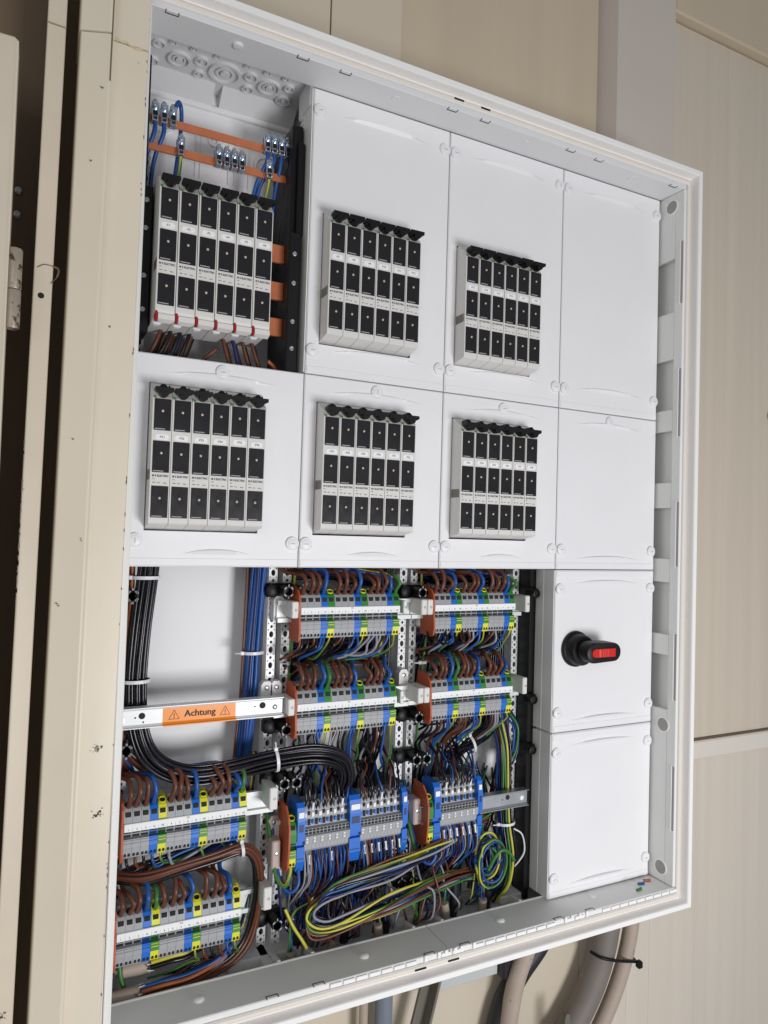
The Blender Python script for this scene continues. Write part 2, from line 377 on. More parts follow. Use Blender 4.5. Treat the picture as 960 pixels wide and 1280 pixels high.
# loose snippets of wire on the ledge
for x, y, M, lab in ((957, -22, W_BLUE, 'blue'), (978, -17, W_OR, 'orange-brown'), (936, -37, W_GREEN, 'dark green')):
    b = MB(); a = jit(.5); d = Vector((math.cos(a), math.sin(a), 0)) * 7
    b.tube([Vector((x, y, 1.6)) - d, Vector((x, y, 1.6)), Vector((x, y, 1.6)) + d], 2.2, 8)
    b.build('wire_snippet', M, loc=(x, y, 0), smooth=60, label='%s snippet of cut wire lying on the bottom ledge' % lab, cat='wire snippet', group='wire snippets on the ledge')

# ------------------------------------------------------------------ cover panels
COLN = ['leftmost column', 'second column', 'third column', 'rightmost column']
def cover(ci, z0, z1, screws, cut, label, back=46, grips=('t', 'b')):
    x0, x1 = ci * 250 + .9, ci * 250 + 249.1; z0 += .9; z1 -= .9
    t = thing('cover_panel', ((x0 + x1) / 2, 0, z0), label, 'cover panel', 'white cover panels')
    c = 1.6; mb = MB()
    hx0, hx1, hz0, hz1 = cut if cut else (x0 + 100, x0 + 101, z0 + 100, z0 + 101)
    X = [x0 + c, hx0, hx1, x1 - c]; Z = [z0 + c, hz0, hz1, z1 - c]
    v = [(x, 0, z) for z in Z for x in X]; f = []
    for j in range(3):
        for i in range(3):
            if cut and i == 1 and j == 1: continue
            f.append((j * 4 + i, j * 4 + i + 1, (j + 1) * 4 + i + 1, (j + 1) * 4 + i))
    o = len(v)      # outer skirt: chamfer ring then wall
    A = [(x0, c, z0), (x1, c, z0), (x1, c, z1), (x0, c, z1)]; B = [(x, back, z) for x, _, z in A]
    v += A + B; cor = [0, 3, 15, 12]
    edges = [[0, 1, 2, 3], [3, 7, 11, 15], [15, 14, 13, 12], [12, 8, 4, 0]]
    for k, e in enumerate(edges): f.append(tuple(e) + (o + (k + 1) % 4, o + k))
    for k in range(4): f.append((o + k, o + (k + 1) % 4, o + 4 + (k + 1) % 4, o + 4 + k))
    if cut:
        h = len(v); v += [(hx0, 4, hz0), (hx1, 4, hz0), (hx1, 4, hz1), (hx0, 4, hz1)]; q = [5, 6, 10, 9]
        for k in range(4): f.append((q[k], q[(k + 1) % 4], h + (k + 1) % 4, h + k))
    mb.add(v, f); pl = mb.build('plate', WHITE, t)
    for sx, sz in screws:
        s = MB(); s.lathe((sx, 1, sz), (0, -1, 0), [(10.2, 0), (10.2, 4), (9.4, 4.6), (8.6, 4.6), (8.3, 4), (7.9, 4), (7.6, 4.8), (6.8, 5.2)], 24)
        sc = s.build('lock_screw', WHITE, t, smooth=35)
        a = random.choice((0, 0, .35, 1.57)); ca, sa = math.cos(a), math.sin(a); k = MB()
        P = [(-3.6, -.45), (3.6, -.45), (3.6, .45), (-3.6, .45)]
        k.prism([(sx + x * ca - z * sa, sz + x * sa + z * ca) for x, z in P], 'xz', -4.35, -4.1); k.build('slot', PLUG, sc)
    xm = (x0 + x1) / 2
    def grip(zc, s_, wdt):        # crescent-shaped finger grip standing a little proud of the plate
        n = 14; v = []; f = []
        for i in range(n + 1):
            u = -1 + 2 * i / n; hgt = (1 - u * u)
            x = xm + u * wdt
            v += [(x, -.05, zc - 1.), (x, -.05 - 4.6 * hgt, zc + (5.2 * hgt + .1)), (x, -.05, zc + (6.6 * hgt + .2))]
        for i in range(n): f += [(3 * i, 3 * i + 3, 3 * i + 4, 3 * i + 1), (3 * i + 1, 3 * i + 4, 3 * i + 5, 3 * i + 2)]
        g = MB(); g.add(v, f); g.build('finger_grip', WHITE, t, smooth=100)
    big = z1 - z0 > 400; s_ = 1
    if 't' in grips: grip(z1 - (34 if big else 25), -1, 82)
    if 'b' in grips: grip(z0 + (39 if big else 19), 1, 82 if (big or ci == 3) else 48)
    for zz in (z0 + 12, ):         # shallow moulded step along the edge
        MB().box(x0 + 1.7, x1 - 1.7, -.9, .4, z0 + 1.7, zz, .5).build('edge_step', WHITE, t)
    if ci == 3 and z1 < 650: MB().box(x0 + 1.7, x1 - 1.7, -.9, .4, z1 - 13, z1 - 1.7, .5).build('edge_step', WHITE, t)
    return t
def cr(ci, z0, z1, top='corners'):
    x = ci * 250; s = [(x + 11, z0 + 37), (x + 239, z0 + 37)]
    return s + ([(x + 11, z1 - 36), (x + 239, z1 - 36)] if top == 'corners' else [(x + 124, z1 - 16)])
BX = [23.5, 272.5, 519]; PITCH = 26.6
def cutout(ci, z): return (BX[ci] - 1.2, BX[ci] + 6 * PITCH + 1.2, z - 9, z + 198)
for ci in (1, 2, 3):
    cover(ci, 900, 1350, cr(ci, 900, 1350), cutout(ci, 957) if ci < 3 else None,
          ['', 'tall white cover panel with fuses beside the open top left compartment', 'tall white cover panel with fuses, between two tall panels', 'tall blank white cover panel in the top right corner'][ci])
for ci in range(4):
    cover(ci, 600, 900, cr(ci, 600, 900, 'mid'), cutout(ci, 660) if ci < 3 else None,
          ['middle row cover panel with fuses under the open compartment, at the left edge', 'middle row cover panel with fuses, second from the left', 'middle row cover panel with fuses, third from the left', 'blank middle row cover panel above the rotary switch panel'][ci])
cover(3, 300, 600, cr(3, 300, 600), None, 'white cover panel carrying the black and red rotary switch handle')
cover(3, 0, 300, cr(3, 0, 300), None, 'blank white cover panel at the bottom right below the switch')
# side cheeks behind the cover edges
for x0, z0, z1, lab in ((748.4, 2, 298, 'lower'), (748.4, 302, 598, 'upper')):
    b = MB().box(x0, x0 + 1.6, 1.8, 30, z0, z1, .3); b.box(x0 - .6, x0 + 1.6, 30, 52, z0, z1, .3)
    ck = b.build('side_cheek', GREYP, loc=(x0, 30, z0), label='narrow grey side cheek of the %s right cover, facing the wiring' % lab, cat='cover cheek', group='side cheeks')
b = MB().box(248.2, 250, 1.8, 50, 902, 1348, .3)
ck = b.build('side_cheek', GREYP, loc=(249, 30, 902), label='tall grey side cheek at the right of the open fuse compartment', cat='cover cheek', group='side cheeks')
for i in range(48):
    z = 908 + i * 9.1; MB().box(246.4, 248.2, 40, 49, z, z + 5.5, .4).build('cheek_tooth', GREYP, ck)

# ------------------------------------------------------------------ fuse switches
def fuse_proto(foot):
    t = thing('fuse_switch', (0, 0, 0), '', 'fuse switch')
    Wd = PITCH - .5
    prof = [(-34, -1), (-36, 1), (-36, 170), (-34, 173), (-12, 195), (30, 195), (30, -8), (2, -8)]
    if foot: prof = [(-35, -3), (-36, 1), (-36, 170), (-34, 173), (-14, 195), (50, 200), (50, -10), (-6, -9), (-14, -6)]
    MB().prism(prof, 'yz', .25, Wd).build('body', FUSE, t)
    MB().box(.0, .9, -36.7, -30, 2, 171, .2).build('side_rib', FUSE, t)
    for z in (8, 69.5, 127):
        wn = MB().box(2.4, Wd - 1.4, -37.4, -35, z, z + 43, .5).build('fuse_window', WINDOW, t)
        MB().lathe((Wd / 2 + .4, -37.2, z + 26), (0, -1, 0), [(3.6, 0), (3.6, .35), (3.0, .35), (2.7, .1)], 14, sq=(1, 1.8)).build('lens_well', DARK, wn)
        MB().lathe((Wd / 2 + .4, -37.5, z + 26.4), (0, -1, 0), [(1.9, 0), (1.6, .9), (.7, 1.3)], 10).build('lens', LENS, wn, smooth=True)
        MB().box(3.4, Wd * .66, -38.2, -37.2, z + 1.2, z + 2.6, .3).build('pull_lip', TGREY, wn)
    lb = MB(); P = []
    for a in range(16):
        th = 2 * math.pi * a / 16; P.append((Wd / 2 + .4 + (5.5 if math.cos(th) > 0 else -5.5) + 3.6 * math.cos(th), 118.6 + 3.8 * math.sin(th)))
    lb.prism(P, 'xz', -36.6, -35.9); lb.build('label_plate', PAPER, t)
    p = MB(); p.text('M E ELECTRIC', 3.9, 2.8, -36.25, 64.8, align='LEFT', sx=.9, bold=.03)
    p.text('D2', 2.3, 3.2, -36.25, 60.6, 1, 'LEFT'); p.text('400V~  63A', 2.2, 3.2, -36.25, 55.6, 1, 'LEFT', sx=.95); p.text('50Hz', 2.2, 17.5, -36.25, 55.2, 1, 'LEFT')
    p.build('lettering', [INK, INKG], t)
    cx_ = Wd / 2 + .6
    H = [(-12.4, -.5), (-11.8, 3.4), (12.3, 3.4), (12.4, -1.4), (8.5, -3.2), (6, -4.6), (4.6, -8), (2, -9.6), (-2.6, -9.6), (-4.8, -7.4), (-5.2, -3.4), (-9, -3)]
    H2 = [(-6, -1), (-4.5, 4.6), (-3.4, 8.6), (-1, 10), (2.5, 9.6), (5.6, 6.6), (8, 4.2), (9, -1)]
    h = MB(); h.prism([(cx_ + x, 181.5 + z) for x, z in H], 'xz', -47, -34); h.prism([(cx_ + x, 181.5 + z) for x, z in H2], 'xz', -33.9, -20)
    h.build('toggle_handle', BLACK, t)
    MB().box(1.6, 4.4, -36.4, -34, 171, 174, .2).build('indicator', TGREEN, t)
    MB().cyl((cx_ + 9.5, -22, 190), (0, -.7, .7), 1.3, 1.2, 10).build('screw_hole', DARK, t)
    MB().box(.0, .24, -34, -8, 60, 74, 0).build('side_latch', ANGLE, t)
    if foot:
        MB().prism([(-35, -3.2), (-37.5, -5), (-37.5, -12), (-28, -15), (-14, -6.4)], 'yz', 4.2, Wd + .2).build('foot', FUSE, t)
        MB().box(.3, 3.6, -38.4, -26, -15, -1, 1.2).build('red_clip', REDC, t)
        MB().box(-2.5, 9, -37, -24, -20, -15.5, 2).build('clear_tab', TIE, t)
    return t
BANKN = {(0, 1): 'in the open top left compartment', (1, 1): 'in the top row bank left of centre', (2, 1): 'in the top row bank on the right',
         (0, 0): 'in the middle row bank at the left edge', (1, 0): 'in the middle row bank left of centre', (2, 0): 'in the middle row bank on the right'}
NUM = {(0, 1): 1, (1, 1): 7, (2, 1): 13, (0, 0): 21, (1, 0): 27, (2, 0): 33}
protos = {False: fuse_proto(False), True: fuse_proto(True)}; used = set(); todo = []
for (ci, top), lab in BANKN.items():
    ft = (ci, top) == (0, 1); pr = protos[ft]
    for k in range(6):
        if ft not in used: o = pr; used.add(ft); o2 = o
        else: o2 = copy_tree(pr)
        L = Vector((BX[ci] + (-2 if ft else 0) + k * PITCH * (1.015 if ft else 1), 6, (959 if ci != 2 else 957) if top else 661))
        if ft: L.z = 952
        o2.location = L * S; LOC[o2.name] = L
        ends = {0: 'leftmost', 5: 'rightmost'}.get(k, ORD[k] + ' from left')
        tag(o2, 'grey three-window fuse switch, %s %s' % (ends, lab), 'fuse switch', 'fuse switches')
        todo.append((NUM[(ci, top)] + k, L, o2))
for nn, L, o2 in todo:
    dz, dxx = jit(.9), jit(.8)
    for ch_ in o2.children:
        if ch_.name.startswith('label_plate'): ch_.location = (dxx * S, 0, dz * S)
        if ch_.name.startswith('toggle_handle'): ch_.location = (jit(.25) * S, jit(.8) * S, jit(.5) * S)
    L = Vector((L.x + dxx, L.y, L.z + dz)); LOC[o2.name] = L - Vector((dxx, 0, dz))
    tx = MB(); tx.text('-F%d' % nn, 4.2, L.x + PITCH / 2 + .2, -36.75 + L.y, L.z + 118.6); tx.build('label_number', INK, o2)

# ------------------------------------------------------------------ rotary switch handle
t = thing('rotary_switch', (800, 0, 453), 'black rotary main switch handle with red insert on white panel', 'switch handle')
b = MB(); b.lathe((800, .5, 453), (0, -1, 0), [(33, 0), (33, 5), (31.5, 7), (29, 8), (28, 22), (26, 25), (10, 26)], 40); ba = b.build('collar', BLACK, t, smooth=35)
lt = MB(); lt.text('0', 6, 776, -7.95, 458); lt.text('OFF', 3.6, 776, -7.95, 451.5); lt.build('lettering', PAPER, ba)
n = 12; P = []
for i in range(n + 1): a = math.pi / 2 + math.pi * i / n; P.append((800 + 19 * math.cos(a), 453 + 19 * math.sin(a)))
for i in range(n + 1): a = -math.pi / 2 + math.pi * i / n; P.append((846 + 17 * math.cos(a), 453 + 17 * math.sin(a)))
gv = MB(); m_ = len(P); c0 = Vector((824, 453)); v = []
for s_, y in ((1, -24), (1, -50), (.97, -53), (.9, -54.5)):
    v += [(c0.x + (x - c0.x) * s_, y, c0.y + (z - c0.y) * s_) for x, z in P]
f = [tuple(range(m_)), tuple(3 * m_ + i for i in range(m_))]
for j in range(3):
    for i in range(m_): f.append((j * m_ + i, j * m_ + (i + 1) % m_, (j + 1) * m_ + (i + 1) % m_, (j + 1) * m_ + i))
gv.add(v, f); lv = gv.build('lever', BLACK, t, smooth=35)
P = [(846, 445.5), (846, 460.5)]
for i in range(9): a = math.pi / 2 + math.pi * i / 8; P.append((800 + 9 * math.cos(a), 453 + 7.5 * math.sin(a)))
ri = MB().prism(P, 'xz', -56.5, -53).build('red_insert', RED, t)
for x in (806, 815, 820.5, 826): MB().box(x, x + (5 if x == 806 else 2), -57.6, -56, 446, 460, .5).build('insert_ridge', emat('worn_red', (224, 92, 84), rough=.4), ri)

# ------------------------------------------------------------------ rails and clamps
def perforated(x0, x1, y, z0, z1, lab, M=GALV):
    """vertical mounting rail: a perforated strip with real holes and side flanges"""
    mb = MB(); u = 25.; z = z0; k = 0; xm = (x0 + x1) / 2; hw = (x1 - x0) / 2; n = 12
    ang = [2 * math.pi * i / n for i in range(n)]
    while z + u * .5 < z1:
        h = u * .6 if k % 2 == 0 else u * .4
        ra, rb = (hw * .55, 5.2) if k % 2 == 0 else (hw * .34, 2.4)
        zc = z + h / 2; v = []; f = []
        for a in ang:
            c_, s_ = math.cos(a), math.sin(a); q = max(abs(c_), abs(s_))
            v.append((xm + hw * c_ / q, y, zc + h / 2 * s_ / q))
        for a in ang: v.append((xm + ra * math.cos(a), y, zc + rb * math.sin(a)))
        for a in ang: v.append((xm + ra * math.cos(a), y + 1.5, zc + rb * math.sin(a)))
        for i in range(n):
            j = (i + 1) % n; f += [(i, j, n + j, n + i), (n + i, n + j, 2 * n + j, 2 * n + i)]
        mb.add(v, f); z += h; k += 1
    o = mb.build('mounting_rail', M, loc=(xm, y + 18, z0), label=lab, cat='mounting rail', group='upright perforated rails')
    for q in (x0, x1 - .01):
        MB().box(q - .7, q + .7, y + .1, y + 22, z0, z).build('flange', M, o)
    MB().box(x0 + .8, x1 - .8, y + 20, y + 21.5, z0, z).build('shaded_rear_web', DARK, o)  # coloured dark for the shade inside the hollow rail, seen through the holes
    return o
for x0, x1, lab in ((11, 23, 'perforated upright rail at the left edge behind the black wire bundle'), (233, 246, 'left one of the pair of perforated rails beside the blue wires'), (257, 270, 'right one of the pair of perforated rails beside the blue wires'),
                    (474, 487, 'left one of the perforated rail pair between the terminal columns'), (496, 508, 'right one of the perforated rail pair between the terminal columns'), (721, 734, 'perforated upright rail at the right, next to the black channel')):
    perforated(x0, x1, 88, -20, 640, lab)
    if x0 in (233, 11): perforated(x0, x1, 88, 902, 1250, ('right' if x0 == 233 else 'left') + ' perforated upright rail inside the open fuse compartment')
ch = MB(); ch.box(736, 747.5, 54, 128, -20, 640, 1); cho = ch.build('black_channel', BLACK, loc=(742, 90, -20), label='tall black channel at the right edge of the wiring space', cat='cable channel')
def clamp(x0, x1, z, lab, y=58):
    t = thing('rail_clamp', ((x0 + x1) / 2, y, z), lab, 'rail clamp', 'black rail clamps')
    b = MB(); b.box(x0 - 12, x1 + 10, y + 16, y + 34, z - 11, z + 11, 3); b.lathe((x0 - 2, y + 20, z), (0, -1, 0), [(11, 0), (11, 8), (8, 10)], 14); b.build('body', BLACK, t, smooth=35)
    for x in (x0 + 16, x1 + 14):
        s = MB(); s.lathe((x, y + 20, z), (0, -1, 0), [(9, 0), (9, 32), (8, 33), (6.2, 33), (6, 20)], 16); po = s.build('post', BLACK, t, smooth=35)
        e = MB()
        for a in (45, 135, 225, 315):
            ca, sa = math.cos(math.radians(a)), math.sin(math.radians(a)); tx, tz = -sa, ca
            Q = [(x + ca * r_ + tx * w_, z + sa * r_ + tz * w_) for r_, w_ in ((6.8, -2.6), (8.8, -2.2), (8.8, 2.2), (6.8, 2.6))]
            e.prism(Q, 'xz', y - 13.4, y - 13.05)
        for sz in (-1, 1): e.box(x - .8, x + .8, y - 13.4, y - 13.05, z + sz * 8, z + sz * 11.5)
        e.build('moulded_mark', TGREY, po)
    return t
for x0, x1, z, lab in ((236, 262, 560, 'at the top of the rail pair beside the blue wires'), (240, 262, 342, 'just below the warning rail'), (240, 262, 258, 'above the left control terminals, under the black wire bundle'), (236, 258, 40, 'at the foot of the left rail pair'),
                       (480, 502, 556, 'at the top of the rail pair between the terminal columns'), (480, 502, 340, 'between the two lower brown-wired strips'), (478, 500, 268, 'above the blue control terminals, centre'), (455, 480, 62, 'under the control terminals at bottom centre'),
                       (2, 3, 556, 'at the top left edge behind the black bundle'), (2, 3, 335, 'at the left edge below the warning rail')):
    clamp(x0, x1, z, 'black two-post rail clamp ' + lab)
for z, lab in ((553, 'top'), (355, 'middle'), (262, 'bottom')):
    b = MB(); b.box(728, 747, 40, 60, z - 9, z + 9, 3); b.lathe((736, 42, z), (0, -1, 0), [(8, 0), (8, 7), (6, 8), (5, 5)], 14)
    b.build('rail_clamp', BLACK, loc=(738, 58, z - 9), smooth=35, label='small black clamp on the dark channel, %s of three' % lab, cat='rail clamp', group='black rail clamps')

HAT = lambda y, z, h=35: [(y + 7, z - h / 2), (y + 7.8, z - h / 2), (y + 7.8, z - h / 2 + 5), (y + 1, z - h / 2 + 6), (y + 1, z + h / 2 - 6), (y + 7.8, z + h / 2 - 5), (y + 7.8, z + h / 2), (y + 7, z + h / 2), (y + 7, z + h / 2 - 5.8), (y, z + h / 2 - 6.6), (y, z - h / 2 + 6.6), (y + 7, z - h / 2 + 5.8)]
def hat_rail(x0, x1, y, z, lab):
    y2 = y; P = [(y2 + 7, z - 17.5), (y2, z - 17.5), (y2, z - 11), (y2 + 6, z - 10.4), (y2 + 6, z + 10.4), (y2, z + 11), (y2, z + 17.5), (y2 + 7, z + 17.5), (y2 + 7, z + 16.5), (y2 + 1, z + 16.5), (y2 + 1, z + 11.6), (y2 + 7, z + 11.2), (y2 + 7, z - 11.2), (y2 + 1, z - 11.6), (y2 + 1, z - 16.5), (y2 + 7, z - 16.5)]
    return MB().prism(P, 'yz', x0, x1).build('terminal_rail', GALV, loc=((x0 + x1) / 2, y + 5, z - 17), label=lab, cat='terminal rail', group='horizontal terminal rails')
# warning rail
z = 383
P = [(46, z - 15), (46, z - 10), (40, z - 9), (40, z + 9), (46, z + 10), (46, z + 15), (36, z + 15), (36, z + 10.8), (38.6, z + 10), (38.6, z - 10), (36, z - 10.8), (36, z - 15)]
P = [(50, z - 14.5), (34, z - 14.5), (34, z - 13.4), (37, z - 13.4), (40, z - 10), (40, z + 10), (37, z + 13.4), (34, z + 13.4), (34, z + 14.5), (50, z + 14.5)]
wr = MB().prism(P, 'yz', 2, 246).build('warning_rail', GALV, loc=(124, 45, z - 15), label='bare metal rail across the left field carrying an orange warning label', cat='rail')
for x, r, zz in ((9, 3.6, z - 3), (36, 4.6, z + 2), (214, 5, z + 3)):
    MB().lathe((x, 40, zz), (0, -1, 0), [(r, 0), (r, .5), (r * .6, .6)], 14).build('rail_hole' if r > 4 else 'rivet', DARK if r > 4 else ZINC, wr, smooth=35)
for x, zz in ((27, z), (38, z - 7), (202, z + 2)): MB().cyl((x, 40, zz), (0, -1, 0), 1.3, .4, 10).build('rail_hole', DARK, wr)
MB().lathe((234, 40, z - 1), (0, -1, 0), [(4, 0), (4, 1), (2.5, 2)], 14).build('rivet', ZINC, wr, smooth=True)
wl = MB().prism([(39.6, z - 9.6), (39.9, z - 9.6), (39.9, z + 9.8), (39.6, z + 9.8)], 'yz', 65, 172)
wl.prism([(39.6, z - 9.6), (39.9, z - 9.7), (36.6, z - 13.2), (33.7, z - 13.3), (33.6, z - 14.6), (33.4, z - 14.6), (33.5, z - 13.0), (36.5, z - 12.9)], 'yz', 65, 172)
wlo = wl.build('warning_label', LABELO, loc=(118, 39, z - 10), label='orange warning sticker reading Achtung between two triangle symbols', cat='label')
lt = MB(); [lt.text('Achtung', 13.6, 118.3 + q * .35, 39.45 - q * .01, z + .2, bold=.008) for q in range(3)]
for x in (81, 156):
    A = [(x - 8, z - 6.4), (x + 8, z - 6.4), (x, z + 7.6)]; ccx, ccz = x, z - 1.8
    for i in range(3):
        a, b_ = A[i], A[(i + 1) % 3]; sc = .86
        ai, bi = [(ccx + (q[0] - ccx) * sc, ccz + (q[1] - ccz) * sc) for q in (a, b_)]
        lt.prism([a, b_, bi, ai], 'xz', 39.4, 39.46)
    lt.prism([(x - .8, z - 2), (x + .8, z - 1.6), (x + .1, z + 4)], 'xz', 39.4, 39.46); lt.box(x - .7, x + .7, 39.4, 39.46, z - 4.8, z - 3.3)
lt.build('lettering', emat('dark_brown_ink', (62, 22, 10), rough=.6), wlo)

# ------------------------------------------------------------------ terminal strips
TP = [(34, -44), (31, -38), (30.6, -30), (29.2, -29), (30, -17), (35.5, -16), (35.5, -7), (30, -6), (29.5, 7), (33, 20), (36, 24), (50, 33), (70, 33), (70, -44)]
TERM = {}
def terminal(kind, parent, x, zm, openhole, yoff=0, w=12.):
    key = (kind, openhole, w)
    if key not in TERM:
        mb = MB(); n = len(TP); pe = kind.startswith('pe')
        mb.prism(TP, 'yz', .15, w - .15)
        if pe:
            top, low = (0, 1) if kind == 'pe' else (1, 1)
            for i, f in enumerate(mb.f):
                zc = sum(mb.v[q][2] for q in f) / len(f)
                mb.m[i] = (low if zc < -29.2 else top if zc > 5.5 else 0) if len(f) == 4 else 0
        ms = [TGREEN, TYEL] if pe else {'grey': TGREY, 'blue': TBLUE}[kind]
        lo = MB(); c_ = w / 2
        lo.box(c_ - 3.9, c_ + 3.9, 31.2, 34, 13.6, 20, .2)
        for z0, z1 in ((-10.6, -7.4), (-15.6, -12.4)): lo.box(1., w - 1., 34.9, 35.6, z0, z1, 0)
        for dx in (-2.6, 2.6): lo.box(c_ + dx - 1.6, c_ + dx + 1.6, 30.6, 33.6, -41, -36.5, .4)
        lo.lathe((c_, 40.6, 28), (0, -.54, .84), [(4.4, -1), (4.4, .5)], 14)
        hi = MB(); hi.box(.6, w - .6, 28.6, 32, -23.4, -22.4, 0); hi.box(.6, w - .6, 28.9, 32, -19.4, -18.6, 0)
        if openhole: hi.ring((c_, 40.2, 28.6), (0, -.54, .84), 4.4, 5.4, 2.2, 18)
        TERM[key] = (mb, ms, lo, hi)
    mb, ms, lo, hi = TERM[key]; k2 = key + ('me',)
    if k2 not in TERM:
        d = thing('spare', (0, 0, 0), '', ''); b0 = mb.build('terminal_block', ms, d); b1 = lo.build('wire_entry', DARK, b0); b2 = hi.build('moulding', ms if not isinstance(ms, list) else ms[1], b0)
        TERM[k2] = (b0.data, b1.data, b2.data)
        for q in (b2, b1, b0, d): bpy.data.objects.remove(q)
    m0, m1, m2 = TERM[k2]
    o = bpy.data.objects.new('terminal_block', m0); col.objects.link(o); o.parent = parent
    o.location = (Vector((x, yoff, zm)) - LOC[parent.name]) * S
    for nm, me in (('wire_entry', m1), ('moulding', m2)):
        c_ = bpy.data.objects.new(nm, me); col.objects.link(c_); c_.parent = o; c_['kind'] = 'stuff'
    return o
def bracket(parent, x, zm, w=9, dark=False, tall=26):
    b = MB(); b.box(x, x + w, 26, 72, zm - tall / 2, zm + tall / 2, 1.4)
    o = b.build('end_bracket', GREYP if dark else FUSE, parent)
    s = MB(); s.lathe((x + w * .6, 26.2, zm), (0, -1, 0), [(2, 0), (2, .5), (1.2, .5), (1.1, 0)], 12); s.build('bracket_screw', ANGLE, o)
PATT = ['grey', 'grey', 'grey', 'blue', 'pe'] * 3
STRIPS = [(1, 267, 531, 'upper strip, second column', {14}), (1, 266, 380, 'lower strip, second column', {4}),
          (2, 511, 531, 'upper strip, third column', {14}), (2, 509, 381, 'lower strip, third column', {4}),
          (0, 16, 233, 'upper strip, bottom left', {14}), (0, 12, 83, 'lowest strip, bottom left', {4})]
for ci, x0, zm, lab, pew in STRIPS:
    w_ = 11.75 if ci != 2 else 11.4
    hat_rail(x0 - (26 if ci else 8), x0 + 15 * w_ + (40 if ci else 52), 62, zm - 4, 'metal rail behind the terminals of the ' + lab)
    t = thing('terminal_strip', (x0 + 90, 70, zm - 44), 'grey, blue and green-yellow terminal blocks, ' + lab, 'terminal strip', 'terminal strips')
    EP = [(27, -46), (24, -34), (26, -16), (28, 0), (27, 14), (30, 24), (38, 32), (52, 37), (72, 37), (72, -48), (34, -50)]
    MB().prism([(y, zm + z) for y, z in EP], 'yz', x0 - 3.2, x0 - .2).build('end_plate', ORANGE, t)
    for i, kd in enumerate(PATT):
        k = kd if kd != 'pe' else ('pe' if ci else 'pe_light')
        terminal(k, t, x0 + i * w_, zm, kd == 'pe' and i not in pew, 0, w_)
    mk = MB().box(x0 + .4, x0 + 15 * w_ - .3, 26.6, 30.4, zm - 5.6, zm + 5.6, .6).build('marker_strip', PAPER, t)
    tx = MB()
    for i in range(15): tx.text(['1', '2', '3', 'N', 'PE'][i % 5] if i % 5 > 2 else str(i + 1 - 2 * (i // 5)), 4., x0 + (i + .5) * w_, 26.5, zm - 2.2); 
    for i in range(14): tx.box(x0 + (i + 1) * w_ - .1, x0 + (i + 1) * w_ + .1, 26.45, 26.55, zm - 5, zm - .5)
    tx.text('X%d' % (STRIPS.index((ci, x0, zm, lab, pew)) + 1), 3.8, x0 + 7.5 * w_, 26.5, zm + 3.2); tx.build('lettering', INKG, mk)
    if ci: bracket(t, x0 - 15, zm + 2, 11)
    if ci == 2: bracket(t, x0 - 27, zm + 2, 11)
    if ci == 2: bracket(t, x0 + 15 * w_ + 22, zm + 4, 10, False, 30)
    if ci == 1: bracket(t, x0 + 15 * w_ + 6, zm + 3, 6, True, 22)
    if ci == 0: bracket(t, x0 + 15 * w_ + 34, zm + 12, 13, False, 34)
# brackets that hold the rails to the uprights
for x, z, lab in ((246, 531, 'behind the upper strip of the second column'), (246, 395, 'above the end of the warning rail'), (478, 400, 'between the lower strips'), (230, 395, 'at the warning rail end'), (716, 250, 'at the right above the control rail'), (250, 180, 'left of the control terminals')):
    b = MB().prism([(x - 9, z - 20), (x + 9, z - 20), (x + 9, z + 14), (x + 5, z + 20), (x - 5, z + 20), (x - 9, z + 14)], 'xz', 72, 87)
    o = b.build('rail_bracket', GREYP if x != 250 else emat('pinkish_bracket', (196, 178, 170)), loc=(x, 80, z - 20), label='grey rail bracket ' + lab, cat='bracket', group='rail brackets')
    MB().lathe((x, 72, z + 10), (0, -1, 0), [(4, 0), (4, 1.2), (2.4, 1.8)], 12).build('screw', ZINC, o, smooth=35)

